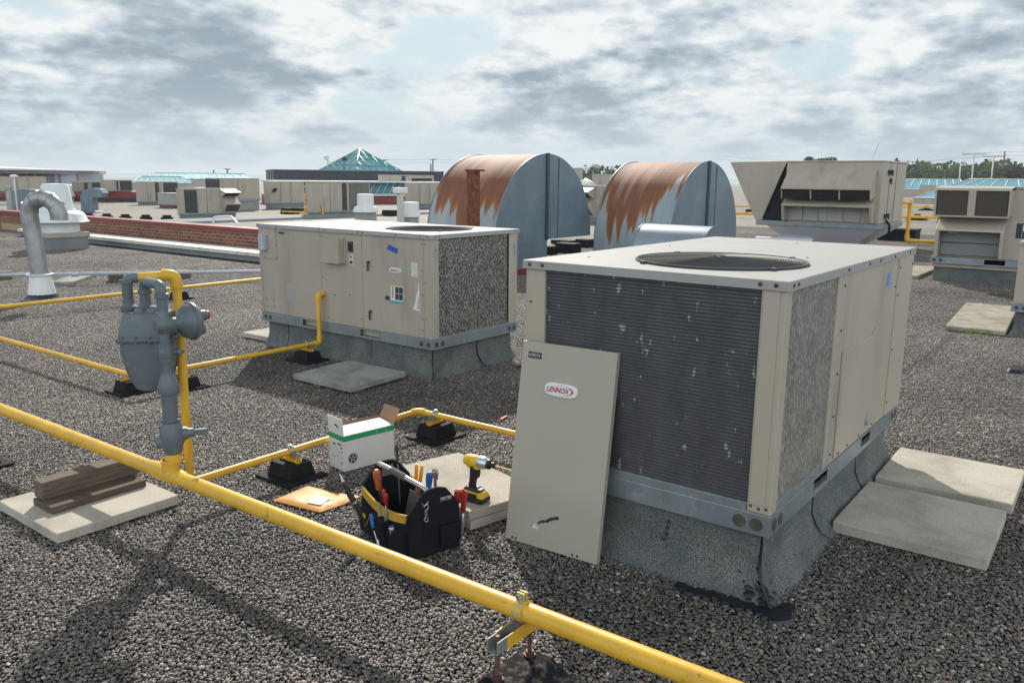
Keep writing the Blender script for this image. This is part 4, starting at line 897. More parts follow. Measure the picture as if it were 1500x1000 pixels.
paver(11.4,1.36,2.25,.60,.05,.055,'broad tan paver on the sunlit gravel at right','paver_tan',z=.006)
m=MB(); 
for k in range(14): m.lathe((10.28+.03*random.uniform(-1,1),1.28+.13*random.uniform(-1,1),0),[(.03,0),(.02,.02),(0,.03)],7)
tag(m.build('moss_clump','moss'),'yellow green moss against the edge of the tan paver','moss')
paver(16.5,3.30,2.0,.75,.06,.0,'tan paver at the left foot of the unit with two filters','paver_tan')
paver(5.25,7.05,.6,.5,.05,.0,'pale paver sticking out beyond the far end of the left unit','paver')
def board(label,x0,y0,z0,x1,y1,z1,mat,rz=0):
    c=Vector(((x0+x1)/2,(y0+y1)/2,z0)); m=MB(); m.box(x0-c.x,y0-c.y,0,x1-c.x,y1-c.y,z1-z0); o=m.build('timber_offcut',mat,None,.004); o.location=c; o.rotation_euler=(0,0,rz); return tag(o,label,'timber','timber offcuts')
board('flat weathered board lying directly on the lower left paver',1.585,3.955,.055,2.06,4.15,.090,'wood',.01)
board('thick weathered timber standing on the flat board at lower left',1.60,4.075,.0905,2.10,4.165,.180,'wood2',.008)
# small blocks under the gray conduit
for (q,py,lab) in ((8,405,'left one by the photo edge'),(170,409,'middle one'),(268,403,'right one, behind the meter elbow')):
    c=gnd(q,py+3,0); m=MB(); m.box(-.1,-.16,0,.1,.16,.12); o=m.build('timber_block','wood2',None,.004); o.location=c; o.rotation_euler=(0,0,-.4); tag(o,'short timber block under the long gray pipe, '+lab,'timber block','timber blocks under the gray pipe')
m=MB(); c=gnd(110,411,0); m.box(-.16,-.55,.0,.16,.55,.05); o=m.build('concrete_paver','paver_gray',None,.005); o.location=c; o.rotation_euler=(0,0,-.75); tag(o,'narrow gray paver below the long gray pipe, right of the spiral duct','paver','concrete pavers')
# ------------------------------------------------------------------ white carton
BX=thing('carton','open white cardboard carton with green stripe and round emblem','box',(2.93,3.41,.006),math.radians(-9.2)); W_,D_,H_=.345,.155,.212
m=MB(); t=.004
m.box(0,0,0,W_,t,H_); m.box(0,D_-t,0,W_,D_,H_); m.box(0,t,0,t,D_-t,H_); m.box(W_-t,t,0,W_,D_-t,H_); m.box(t,t,0,W_-t,D_-t,t); bx=m.build('carton_body','cardwhite',BX,.0015)
m=MB(); m.box(t+.0005,D_-t-.0015,t,W_-t-.0005,D_-t-.0005,H_+.028); m.box(W_-t-.002,t+.001,t,W_-t-.001,D_-t-.002,H_-.001); m.build('carton_lining','card',bx)
m=MB(); m.box(-.0012,-.0012,H_-.034,W_+.0012,-.0001,H_-.003); m.box(-.0012,0,H_-.034,-.0001,D_+.001,H_-.003); m.build('green_stripe','green',bx)
m=MB(); m.box(-.0012,-.0013,H_-.0375,W_+.001,-.0002,H_-.0362); 
for x in (.225,.285): m.box(x,-.0019,H_-.034,x+.0015,-.0013,H_-.003)
m.build('stripe_lines','badge',bx)
m=MB(); m.add([(0,0,H_),(0,D_,H_),(-.006,D_,H_+.098),(-.006,0,H_+.098),(.0035,0,H_),(.0035,D_,H_),(-.0025,D_,H_+.098),(-.0025,0,H_+.098)],[(0,1,2,3),(4,5,6,7),(0,1,5,4),(1,2,6,5),(2,3,7,6),(3,0,4,7)]); fl=m.build('end_flap','cardwhite',BX)
m=MB(); m.box(-.0062,.055,H_+.048,-.0045,.085,H_+.056); m.box(-.0062,.045,H_+.040,-.0045,.06,H_+.046); m.build('print','ink',fl)
m=MB(); m.add([(W_,0,H_),(W_,D_,H_),(W_+.05,D_,H_+.085),(W_+.05,0,H_+.085),(W_-.004,0,H_),(W_-.004,D_,H_),(W_+.046,D_,H_+.087),(W_+.046,0,H_+.087)],[(0,1,2,3),(4,5,6,7),(0,1,5,4),(1,2,6,5),(2,3,7,6),(3,0,4,7)]); m.build('end_flap','card',BX)
m=MB(); m.add([(.005,.001,H_),(W_-.005,.001,H_),(W_-.035,.098,H_+.028),(.015,.098,H_+.03),(.005,.003,H_-.003),(W_-.005,.003,H_-.003),(W_-.035,.10,H_+.025),(.015,.10,H_+.027)],[(0,1,2,3),(4,5,6,7),(0,1,5,4),(1,2,6,5),(2,3,7,6),(3,0,4,7)]); m.build('side_flap','paper',BX)
m=MB(); m.lathe((.058,-.0004,.070),[(.030,0),(.030,.0008),(.0265,.0008),(.0265,0)],30,(0,-1,0)); m.lathe((.058,-.0004,.070),[(.0245,0),(.0245,.0007),(0,.0007)],30,(0,-1,0)); em=m.build('emblem','ink',bx)
m=MB()
for k in range(5):
    a=2*PI*k/5+.3; u=(cos(a),sin(a)); m.prism([(.058+u[0]*.005-u[1]*.0015,.070+u[1]*.005+u[0]*.0015),(.058+u[0]*.005+u[1]*.0015,.070+u[1]*.005-u[0]*.0015),(.058+u[0]*.022+u[1]*.004,.070+u[1]*.022-u[0]*.004),(.058+u[0]*.022-u[1]*.001,.070+u[1]*.022+u[0]*.001)],'y',-.0019,-.0012)
m.build('emblem_rays','cardwhite',em)
m=MB()
for (y0,z0,w_,h_) in ((.02,.150,.045,.008),(.085,.143,.028,.009),(.015,.132,.02,.007),(.012,.110,.014,.006),(.04,.105,.03,.0025),(.05,.085,.02,.0025),(.085,.07,.035,.003),(.012,.075,.014,.003),(.06,.12,.012,.003),(.012,.045,.02,.005)): m.box(-.0008,y0,z0,-.0001,y0+w_,z0+h_)
m.build('print','ink',bx)
# ------------------------------------------------------------------ padded envelope
m=MB(); c=[Vector((2.42,3.38,0)),Vector((2.47,3.07,0)),Vector((2.71,3.04,0)),Vector((2.66,3.40,0))]; n=18; vs=[];top=[]
for s_ in (1,0):
    for i in range(n+1):
        for j in range(n+1):
            u,v=i/n,j/n; p=(c[0]*(1-u)+c[3]*u)*(1-v)+(c[1]*(1-u)+c[2]*u)*v
            e=min(u,1-u,v,1-v); hgt=.0145*min(1,e*7)**.6+.0035*noise.noise(Vector((u*5,v*5,1)))*min(1,e*8)+(.016*max(0,v*u-.55)/.45 if v>.6 else 0)
            vs.append((p.x-2.56,p.y-3.22,(.008+ hgt) if s_ else .006+.002*e))
fs=[]; o_=(n+1)**2
for i in range(n):
    for j in range(n):
        a=i*(n+1)+j; fs+=[(a,a+1,a+n+2,a+n+1),(o_+a,o_+a+n+1,o_+a+n+2,o_+a+1)]
for k in range(n):
    for (a,b) in ((k,k+1),(n*(n+1)+k,n*(n+1)+k+1),(k*(n+1),(k+1)*(n+1)),(k*(n+1)+n,(k+1)*(n+1)+n)): fs.append((a,b,o_+b,o_+a))
m.add(vs,fs,True); EV=m.build('padded_envelope','envelope'); EV.location=(2.56,3.22,0); tag(EV,'yellow padded envelope with white label lying on the gravel','envelope')
m=MB(); m.add([(-.075,-.035,.026),(-.055,-.115,.0262),(.035,-.085,.0265),(.03,.02,.0265)],[(0,1,2,3)]); m.build('address_label','paper',EV)
# ------------------------------------------------------------------ open tool bag
BGL=(2.50,2.315,0); BRZ=math.radians(74.0)
BG=thing('tool_bag','open black tool bag with yellow trim, tube handle and side pockets','tool bag',BGL,BRZ)
BL,BW=.46,.128
def endpanel(x0,x1,nm,zs=.218,zp=.30):
    m=MB(); m.prism([(-BW,.0),(BW,.0),(BW+.006,.12),(BW,zs),(.055,zp),(.02,zp+.012),(-.02,zp+.012),(-.06,zp),(-BW,zs),(-BW-.006,.12)],'x',x0,x1); return m.build(nm,'fabric',BG,.006)
near=endpanel(0,.018,'end_panel'); farp=endpanel(BL-.018,BL,'end_panel')
m=MB(); m.box(.018,-BW,.0,BL-.018,BW,.012); m.build('base','fabric',BG,.004)
for s in (1,-1):
    m=MB(); n=16; vs=[]
    for k in range(n+1):
        x=.018+(BL-.036)*k/n; b=s*(BW+.010*sin(PI*k/n)); zt=.205-.028*sin(PI*k/n)
        vs+=[(x,b-s*.01,.0),(x,b,.0),(x,b+s*.006,zt*.5),(x,b,zt),(x,b-s*.01,zt)]
    fs=[]
    for k in range(n):
        a=5*k
        for e in range(5): fs.append((a+e,a+(e+1)%5,a+5+(e+1)%5,a+5+e))
    m.add(vs,fs); sd=m.build('side_panel','fabric',BG)
    m=MB(); vs=[]
    for k in range(n+1):
        x=.02+(BL-.04)*k/n; b=s*(BW+.0125+.010*sin(PI*k/n)); zt=.208-.028*sin(PI*k/n)
        vs+=[(x,b-s*.0145,zt+.001),(x,b-s*.004,zt+.001),(x,b,zt-.036),(x,b-s*.003,zt-.038)]
    fs=[]
    for k in range(n):
        a=4*k
        for e in range(4): fs.append((a+e,a+(e+1)%4,a+4+(e+1)%4,a+4+e))
    m.add(vs,fs); m.build('yellow_trim','fabric_y',sd)
    for (x0,x1,zt,dp) in ((.03,.15,.12,.038),(.155,.29,.135,.05),(.295,.425,.125,.042)):
        m=MB(); m.hexa([(x0,s*(BW+.002),.008),(x1,s*(BW+.002),.008),(x1-.006,s*(BW+dp*.8),.012),(x0+.006,s*(BW+dp*.8),.012)],[(x0,s*(BW+.006),zt+.01),(x1,s*(BW+.006),zt+.01),(x1-.008,s*(BW+dp+.008),zt),(x0+.008,s*(BW+dp+.008),zt)]); pk=m.build('side_pocket','fabric',sd,.004)
m=MB(); m.tube(bend([(.02,.055,.010),(.02,.055,.0)],.01),.001,4)
M['orange_piping']=paint('orange_piping',(.55,.22,.05),.6,0,.1,20)
m=MB(); m.tube([(x,BW+.050+.004*sin(k),.06+.055*((k-4)/4)**2) for k,x in enumerate([.29+.012*q for q in range(9)])],.0022,6); m.build('piping','orange_piping',BG)
m=MB(); m.box(.325,BW+.050,.100,.380,BW+.0535,.120); m.build('cloth_label','fabric_y',BG)
# details of the near end
m=MB(); m.box(-.028,-.105,.03,-.001,-.02,.125); m.build('end_pocket','fabric',BG,.012); m=MB(); m.box(-.032,-.108,.10,-.001,-.017,.135); m.build('pocket_flap','fabric',BG,.006)
m=MB(); m.box(-.005,-.085,.243,-.001,-.025,.262); m.lathe((-.005,-.07,.252),[(.006,0),(.005,.003),(0,.004)],8,(-1,0,0)); m.lathe((-.005,-.04,.252),[(.006,0),(.005,.003),(0,.004)],8,(-1,0,0)); m.build('handle_plate','steel',BG,.002)
m=MB(); m.tube([(-.006,.055+.015*cos(a),.262+.015*sin(a)) for a in [PI+PI*k/10 for k in range(11)]],.003,6); m.tube([(-.006,.05+.012*cos(a),.236+.012*sin(a)) for a in [.4+PI*1.6*k/12 for k in range(13)]],.0026,6); m.box(-.010,.045,.19,-.004,.058,.226); m.tube([(-.008,.051+.010*cos(a),.18+.010*sin(a)) for a in [2*PI*k/10 for k in range(11)]],.0024,6); m.build('snap_hook','steel',BG)
m=MB(); m.box(-.004,.040,.10,-.001,.06,.19); m.build('strap','fabric',BG)
m=MB(); m.tube(bend([(.022,.0,.262),(.05,.012,.292),(.36,.062,.322),(.44,.055,.312),(.438,.0,.270)],.04,7),.0125,14); m.box(.436,-.030,.238,.442,.03,.288); hd=m.build('handle','steel',BG)
m=MB(); m.tube([(.20,.0362,.3065),(.30,.0523,.3162)],.0165,16); m.build('handle_grip','grip',hd)
m=MB(); m.hexa([(.05,-.02,.02),(.30,-.02,.02),(.30,.0,.02),(.05,.0,.02)],[(.05,-.045,.20),(.30,-.045,.20),(.30,-.042,.20),(.05,-.042,.20)]); m.build('divider','grip',BG)
# tools: every one a thing, posed in the bag's own frame
BM=Matrix.Translation(BGL)@Matrix.Rotation(BRZ,4,'Z')
def tool(name,label,base,parts,cat=None):
    b=BM@Vector(base); root=thing(name,label,cat or name.replace('_',' '),b,BRZ,'tools in the bag')
    for nm,mat,fn in parts:
        m=MB(); fn(m); m.build(nm,mat,root,.0008)
    return root
def rod(p0,p1,r,seg=10):
    return lambda m: m.cyl(p0,p1,r,None,seg)
def grip(p0,p1,r):
    p0,p1=Vector(p0),Vector(p1); d=p1-p0
    return lambda m: m.tube([p0,p0+d*.08,p0+d*.3,p0+d*.6,p0+d*.9,p1],[r*.6,r*.85,r*.75,r,r*.95,r*.45],12)
def screwdriver(label,base,tilt,lh,r,mat,ls=.14):
    t=Vector(tilt).normalized(); return tool('screwdriver',label,base,[('handle',mat,grip(t*ls,t*(ls+lh),r)),('shaft','steel',rod((0,0,0),t*ls,.0032))])
screwdriver('screwdriver with fat orange brown handle by the far left corner of the tool bag',(.355,.075,.08),(0,.12,1),.105,.0195,'to',.13)
screwdriver('screwdriver with red handle in the bag, farther of the red pair',(.285,.095,.05),(0,.05,1),.07,.0105,'tr',.12)
screwdriver('screwdriver with red handle in the bag, nearer of the red pair',(.255,.10,.045),(0,.05,1),.07,.0105,'tr',.115)
screwdriver('screwdriver with thick blue handle standing at the right side of the bag',(.215,-.085,.08),(.0,-.08,1),.10,.017,'tbl',.12)
screwdriver('screwdriver with small orange handle beside the blue one in the bag',(.235,-.055,.06),(.02,0,1),.06,.011,'to',.13)
screwdriver('screwdriver with green handle barely showing behind the near end of the bag',(.10,-.095,.05),(.0,-.02,1),.065,.011,'tg',.14)
screwdriver('screwdriver with round red handle at the right edge of the bag',(.05,-.135,.05),(0,-.10,1),.065,.019,'tr',.14)
screwdriver('long thin dark screwdriver sticking up at the far end of the bag',(.375,-.03,.10),(.08,-.0,1),.10,.006,'tb',.20)
def pliers(label,base,t,sp,lh,mat,ls=.10,mh='steel',up_=False):
    t=Vector(t).normalized(); s=Vector(sp)
    def legs(m):
        for k in (-1,1): m.tube([t*ls,t*(ls+lh*.35)+s*k*.8,t*(ls+lh*.8)+s*k*1.0,t*(ls+lh)+s*k*1.15],[.006,.0088,.0088,.006],10)
    def head(m): m.tube([(0,0,0),t*ls*.6,t*ls,t*(ls+.01)],[.005,.013,.012,.008],10)
    return tool('pliers',label,base,[('handle',mat,legs),('jaws',mh,head)])
pliers('pliers with amber orange handles standing behind the bag handle',(.265,-.055,.10),(-.12,-.02,1),(.013,.006,0),.12,'toy',.12)
pliers('pliers with red and black handles hanging on the right outside of the bag',(.02,-.150,.02),(0,-.08,1),(.010,0,0),.12,'tr',.12)
def wr(m):
    m.box(-.010,-.003,0,.010,.003,.15); m.prism([(-.018,.15),(-.022,.185),(-.010,.20),(-.008,.18),(.006,.178),(.008,.196),(.018,.19),(.02,.165),(.014,.15)],'y',-.005,.005)
tool('wrench','steel adjustable wrench standing upright behind the blue screwdriver',(.17,-.105,.13),[('body','steel',wr)])
tool('pliers','chrome needle nose pliers lying open in the left outside pocket',(.20,.155,.10),[('jaws','steel',lambda m:(m.tube([(.02,0,0),(.035,.0,.06),(.03,0,.105)],[.011,.008,.002],8),m.tube([(-.02,.0,0),(-.035,0,.06),(-.03,0,.11)],[.011,.008,.002],8),m.cyl((0,-.008,.0),(0,.008,.0),.014)))])
tool('inspection_mirror','small tool with bright blue clip leaning in the left pocket',(.20,.175,.085),[('clip','tbl',grip((.04,.02,.07),(.015,.02,.01),.010)),('shaft','steel',rod((.01,.02,.0),(-.02,.02,-.045),.004)),('tip','steel',lambda m: m.tube([(-.02,.018,-.03),(-.03,.02,-.055),(-.036,.02,-.075)],[.007,.010,.004],10))],'tool')
tool('socket','steel socket poking out of the left pocket',(.10,.16,.105),[('body','galv_new',lambda m: m.lathe((0,0,0),[(.013,0),(.013,.03),(.009,.034),(.009,.02)],14,(-.1,.2,1)))])
tool('voltage_tester','long black voltage tester with pale tip leaning out over the left side',(.335,.150,.02),[('body','tb',lambda m: m.tube([(0,.0,0),(.03,.035,.10),(.06,.075,.19)],[.013,.015,.014],12)),('collar','steel',lambda m: m.tube([(.044,.054,.142),(.047,.058,.151)],[.0165,.0165],12)),('neck','tb',lambda m: m.tube([(.06,.075,.19),(.075,.095,.245)],[.012,.009],12)),('tip','paper',lambda m: m.tube([(.076,.097,.25),(.084,.107,.285)],[.006,.002],10)),('ring','to',lambda m: m.tube([(.0745,.0945,.243),(.0765,.097,.250)],[.0095,.009],12))])
# ------------------------------------------------------------------ impact driver
ID=thing('impact_driver','yellow and black cordless impact driver with long gold bit standing on the stacked pavers','power tool',tuple(gnd(697,732,.097)),math.radians(-86)); ID.scale=(1.1,1.1,1.1)
m=MB(); m.hexa([(-.052,-.037,0),(.056,-.037,0),(.056,.037,0),(-.052,.037,0)],[(-.052,-.037,.022),(.056,-.037,.022),(.056,.037,.022),(-.052,.037,.022)]); bt=m.build('battery','tb',ID,.006)
m=MB(); m.hexa([(-.052,-.036,.0225),(.058,-.036,.0225),(.058,.036,.0225),(-.052,.036,.0225)],[(-.045,-.031,.052),(.040,-.031,.046),(.040,.031,.046),(-.045,.031,.052)]); by=m.build('battery_shell','ty',ID,.006)
m=MB(); m.prism([(-.02,.024),(.03,.024),(.026,.043),(-.016,.043)],'y',-.0385,-.0335); m.build('battery_badge','tb',by,.001)
m=MB(); m.hexa([(-.052,-.030,.050),(.036,-.030,.047),(.036,.030,.047),(-.052,.030,.050)],[(-.042,-.022,.066),(.012,-.020,.064),(.012,.020,.064),(-.042,.022,.066)]); m.build('foot','tb',ID,.005)
m=MB(); m.box(.014,-.012,.0565,.034,.012,.0585); m.build('foot_label','paper',ID)
m=MB(); m.tube([(-.020,0,.06),(-.016,0,.085),(-.010,0,.12),(-.008,0,.15),(-.010,0,.17)],[.0185,.0175,.0195,.021,.021],16); m.build('grip','tb',ID)
m=MB(); m.prism([(.006,.105),(.018,.11),(.022,.135),(.020,.150),(.004,.150)],'y',-.008,.008); m.build('trigger','tb',ID,.003)
m=MB(); m.lathe((-.058,0,.182),[(.012,0),(.023,.004),(.0275,.02),(.0295,.05),(.0285,.075),(.026,.08)],22,(1,0,0)); m.build('motor_housing','ty',ID)
m=MB(); m.prism([(-.035,.150),(.028,.150),(.024,.172),(-.045,.172)],'y',-.019,.019); m.build('body_lower','ty',ID,.005)
m=MB(); m.lathe((.018,0,.184),[(.027,0),(.0295,.005),(.029,.03),(.024,.045),(.020,.05)],22,(1,0,0)); m.build('gear_housing','galv_new',ID)
m=MB(); m.lathe((.064,0,.183),[(.0225,0),(.0225,.012),(.017,.018),(.013,.019),(.013,.036),(.010,.038),(0,.038)],20,(1,0,0)); m.build('chuck','tb',ID)
M['gold']=paint('gold_bit',(.70,.48,.14),.3,.7,.05,10)
m=MB(); m.tube([(.10,0,.183),(.20,.0,.180)],.0035,8); m.lathe((.195,0,.180),[(.0035,0),(.0055,.002),(.0055,.014),(0,.015)],8,(1,0,0)); m.build('bit','gold',ID)
# a few scraps on the gravel
c=gnd(738,613,.006); m=MB(); m.box(-.05,-.008,0,.05,.008,.012); o=m.build('plastic_scrap','plasticred' if 'plasticred' in M else 'tr'); o.location=c; o.rotation_euler=(0,0,.2); tag(o,'short reddish plastic scrap on the gravel left of the leaning panel','scrap')
c=gnd(1492,543,0); m=MB(); blot(m,0,0,.16,.028,seed=3,sq=.6); o=m.build('tar_lump','tar'); o.location=c; tag(o,'dark lump on the gravel at the right photo edge','lump')
# ------------------------------------------------------------------ big half-round hoods
def hood(name,label,X0,Yf,R,cz,depth,seedm,base=True,duct=True,group='blue gray half-round exhaust hoods'):
    cx=X0+R; root=thing(name,label,'exhaust hood',(cx,Yf,0),0,group); n=40
    th=[PI-PI*k/n for k in range(n+1)]
    # barrel: outer skin from the ground on the near side over the crown to the mouth
    m=MB(); prof=[(-R,.10)]+[(R*cos(a),cz+R*sin(a)) for a in th]
    vs=[(x,.0,z) for x,z in prof]+[(x,depth,z) for x,z in prof]+[(x*.985,.0,z-.02*(1 if i else 0)) for i,(x,z) in enumerate(prof)]+[(x*.985,depth,z-.02*(1 if i else 0)) for i,(x,z) in enumerate(prof)]
    k=len(prof); fs=[(i,i+1,k+i+1,k+i) for i in range(k-1)]+[(2*k+i,3*k+i,3*k+i+1,2*k+i+1) for i in range(k-1)]+[(i,2*k+i,2*k+i+1,i+1) for i in range(k-1)]+[(k+i,k+i+1,3*k+i+1,3*k+i) for i in range(k-1)]
    m.add(vs,fs,True); m.build('barrel',seedm,root)
    for y,nm in ((.0,'side_plate'),(depth,'side_plate')):
        m=MB(); pl=[(-R-.012,.10)]+[((R+.012)*cos(a),cz+(R+.012)*sin(a)) for a in th]+[(R+.012,cz-.02),(.02,cz-.02),(.02,.10)]
        m.prism(pl,'y',y-.012,y+.004); sp_=m.build(nm,'bluegray',root)
        if y==0:
            m=MB(); m.box(-.055,-.045,cz-.03,.02,-.012,cz+R+.02); m.build('stiffener','navyblue',sp_)
            m=MB(); m.box(.34,-.022,cz-.02,.365,-.012,cz+math.sqrt(R*R-.35**2)-.02); m.build('rusty_seam','rustline',sp_)
    m=MB(); m.box(-R+.03,.02,.10,-.0,depth-.02,.14); m.box(-.01,.02,.1,.0,depth-.02,cz); m.build('throat','bluegray',root)
    m=MB(); m.box(-R-.03,-.03,-.01,.03,depth+.03,.10); m.build('base_curb','red',root)
    return root
M['navyblue']=paint('dark_blue_gray_angle',(.05,.075,.10),.5,.2,.1,3); M['rustline']=paint('rust_streaked_seam',(.14,.10,.085),.7,0,.3,4)
M['scoop1']=rustscoop('rust_streaked_barrel_a',1.7,.55,1.5,(.0,.16,1.35,1.62)); M['scoop2']=rustscoop('rust_streaked_barrel_b',5.2,.45,1.5,(.14,.50,1.5,1.7))
hood('exhaust_hood','large half-round hood with rusty crown standing left, behind the rusty post',10.71,8.50,1.48,.60,1.55,'scoop1')
hood('exhaust_hood','large half-round hood with rusty crown and a small hood in front, right one',13.12,6.50,1.47,.52,1.55,'scoop2')
SH=thing('exhaust_hood','small plain blue gray half-round hood in front of the right big hood','exhaust hood',(11.55,5.0,0)); R=.42
m=MB(); th=[PI-PI*k/24 for k in range(25)]; prof=[(-R,0)]+[(R*cos(a),.56+R*sin(a)) for a in th]+[(R,.5)]
k=len(prof); m.add([(x,0,z) for x,z in prof]+[(x,1.15,z) for x,z in prof],[(i,i+1,k+i+1,k+i) for i in range(k-1)],True); m.build('barrel','bluelight',SH) if 'bluelight' in M else m.build('barrel','conduit',SH)
for y in (0,1.15):
    m=MB(); m.prism([(-R-.01,0)]+[((R+.01)*cos(a),.56+(R+.01)*sin(a)) for a in th]+[(R+.01,.5),(R+.01,0)],'y',y-.008,y+.004); m.build('side_plate','bluegray',SH)
RP=thing('vent_post','square rust-brown vent post with small cap in front of the left big hood','vent post',(10,8.38,0)); m=MB(); m.box(-.075,-.075,0,.075,.075,1.76); m.build('shaft','rust',RP,.006); m=MB(); m.box(-.09,-.16,1.755,.09,.09,1.785); m.build('cap','rust',RP)
# clutter under the left hood's mouth
def bit(name,label,q,z,dims,mat,rz=0,cat=None,group=None):
    c=gnd(q[0],q[1],z); m=MB(); a,b,h=dims; m.box(-a/2,-b/2,0,a/2,b/2,h); o=m.build(name,mat,None,.004); o.location=c; o.rotation_euler=(0,0,rz); return tag(o,label,cat or name.replace('_',' '),group)
pipe('gas_pipe','short yellow pipe end lying under the mouth of the left big hood',[tuple(gnd(770,365,.1)),tuple(gnd(835,362,.1))],.045,fit=False)
bit('rubber_block','black rubber block at the end of the yellow pipe behind the left hood, biggest',(832,370),0,(.35,.5,.22),'black',group='blocks behind the left hood')
bit('rubber_block','black rubber block at the far right behind the left hood',(856,362),0,(.3,.35,.2),'black',group='blocks behind the left hood')
bit('rubber_block','flat black rubber block farthest back behind the left hood',(827,357),0,(.4,.6,.10),'black',group='blocks behind the left hood')
bit('rubber_block','black rubber block under the yellow pipe close to the left hood',(803,372),0,(.3,.3,.18),'black',group='blocks behind the left hood')
# ------------------------------------------------------------------ spiral duct gooseneck and mushroom fan at left
GD=thing('gooseneck_duct','spiral steel gooseneck duct with white sealed foot at left','duct vent',(4.9,11.78,0)); go_=Vector((4.9,11.78,0)); dr=Vector((.50,-.86,0)).normalized(); Rt=.108
base=go_+dr*.0; ap_=[base+Vector((0,0,.30)),base-dr*.06+Vector((0,0,1.08))]
cc=base+dr*.15+Vector((0,0,1.12)); bendp=[cc+(-dr*cos(a)+Vector((0,0,1))*sin(a))*.215 for a in [PI*k/6 for k in range(7)]]
pts=[ap_[0]]+[ap_[0]+(bendp[0]-ap_[0])*t for t in (.25,.5,.75)]+bendp+[bendp[-1]+Vector((0,0,-.07))]
m=MB(go_); m.tube(pts,Rt,26); m.build('duct','galv',GD)
m=MB(go_)
for i in range(4,len(pts)-1):
    t=(pts[i+1]-pts[i-1]).normalized(); m.tube([pts[i]-t*.006,pts[i]+t*.006],Rt+.006,26)
for k in range(1,7):
    p=ap_[0]+(bendp[0]-ap_[0])*(k/7); t=Vector((.10,0,1)).normalized(); m.tube([p-t*.004,p+t*.004],Rt+.003,26)
m.build('seams','galv',GD)
m=MB(go_); m.lathe(base,[(.175,.03),(.165,.12),(.145,.22),(.135,.30),(.165,.305),(.17,.325),(.13,.33)],22); m.build('foot','white',GD)
m=MB(go_); m.lathe(base,[(.205,-.01),(.19,.03),(.17,.055)],18); m.build('tar_ring','tar',GD)
FM=thing('roof_fan','white mushroom roof fan on a gray curb behind the spiral duct','roof fan',(8.55,19.35,0)); 
m=MB(); m.box(-.43,-.43,0,.43,.43,.27); m.build('curb','grayroof',FM,.01); m=MB(); m.box(-.46,-.46,.27,.46,.46,.38); m.build('curb_cap','beige2',FM,.01)
m=MB(); m.lathe((0,0,.38),[(.42,0),(.42,.20),(.40,.22),(.63,.22),(.635,.235),(.60,.26),(.56,.38),(.50,.44),(.40,.47),(.37,.475),(.37,.50),(.34,.50),(.28,1.02),(.25,1.06),(.0,1.07)],36); m.build('housing','white',FM)
# ------------------------------------------------------------------ parapets
LP=MB((9.75,12,0)); LP.box(9.75,9.0,-.01,10.25,24.4,.145); lp=LP.build('low_curb_wall','grayroof'); tag(lp,'low gray curb wall with pale metal coping beyond the left gravel','curb wall')
m=MB((9.75,12,0)); m.box(9.70,9.0,.146,10.30,24.45,.172); m.box(9.70,9.0,.10,9.715,24.45,.146); cp=m.build('coping','coping',None,.003); cp.parent=lp; cp.location=(0,0,0)
BWL=MB((10.5,12,0)); BWL.box(10.5,9.5,-.01,10.8,60,.47); bw=BWL.build('brick_parapet','brick'); tag(bw,'long brick parapet wall with dark red coping at left','parapet wall')
m=MB((10.5,12,0)); m.box(10.46,9.46,.471,10.84,60,.56); cp=m.build('coping','red',None,.004); cp.parent=bw; cp.location=(0,0,0)
m=MB((10.5,12,0)); m.box(10.488,23.2,-.005,10.4975,27.5,.19); cp=m.build('plaster_patch','tan'); cp.parent=bw; cp.location=(0,0,0)
m=MB((10.5,12,0)); m.box(10.47,25.2,.36,10.4975,25.75,.43); cp=m.build('scupper','dark'); cp.parent=bw; cp.location=(0,0,0)
# raised membrane joint running across the middle distance
m=MB((15,26.5,0)); m.prism([(26.3,-.01),(26.35,.07),(26.6,.12),(27.4,.12),(27.6,-.01)],'x',12,60); rj=m.build('expansion_joint','grayroof',None,.02); tag(rj,'raised gray membrane expansion joint crossing the roof behind the left unit','roof joint')
# dark red wall at far left, shadow under its fascia painted as a navy strip
a=gnd(-80,293,0); b=gnd(207,296,0)
def wall(p,q,z0,z1,th,name,mat,label=None,cat=None,parent=None):
    p,q=Vector(p),Vector(q); d=(q-p); d.z=0; n=Vector((-d.y,d.x,0)).normalized()
    if n.dot(p)<0: n=-n
    o=Vector((0,0,0)) if parent else p.copy(); o.z=0
    if parent: o=parent.location.copy()
    m=MB(o); m.hexa([(p.x,p.y,z0),(q.x,q.y,z0),(q.x+n.x*th,q.y+n.y*th,z0),(p.x+n.x*th,p.y+n.y*th,z0)],[(p.x,p.y,z1),(q.x,q.y,z1),(q.x+n.x*th,q.y+n.y*th,z1),(p.x+n.x*th,p.y+n.y*th,z1)])
    ob=m.build(name,mat,parent); 
    if label: tag(ob,label,cat)
    return ob
rw=wall(a,b,-.01,.20,3,'raised_roof_edge','navy','dark red raised roof edge with painted shadow strip at far left','roof edge')
def zat(px,py,d): return far(px,py,d).z
a2=a.normalized()*(a.length-.08); b2=b.normalized()*(b.length-.08); a2.z=b2.z=0
wall(a2,b2,.201,.62,3.1,'fascia','red',parent=rw)
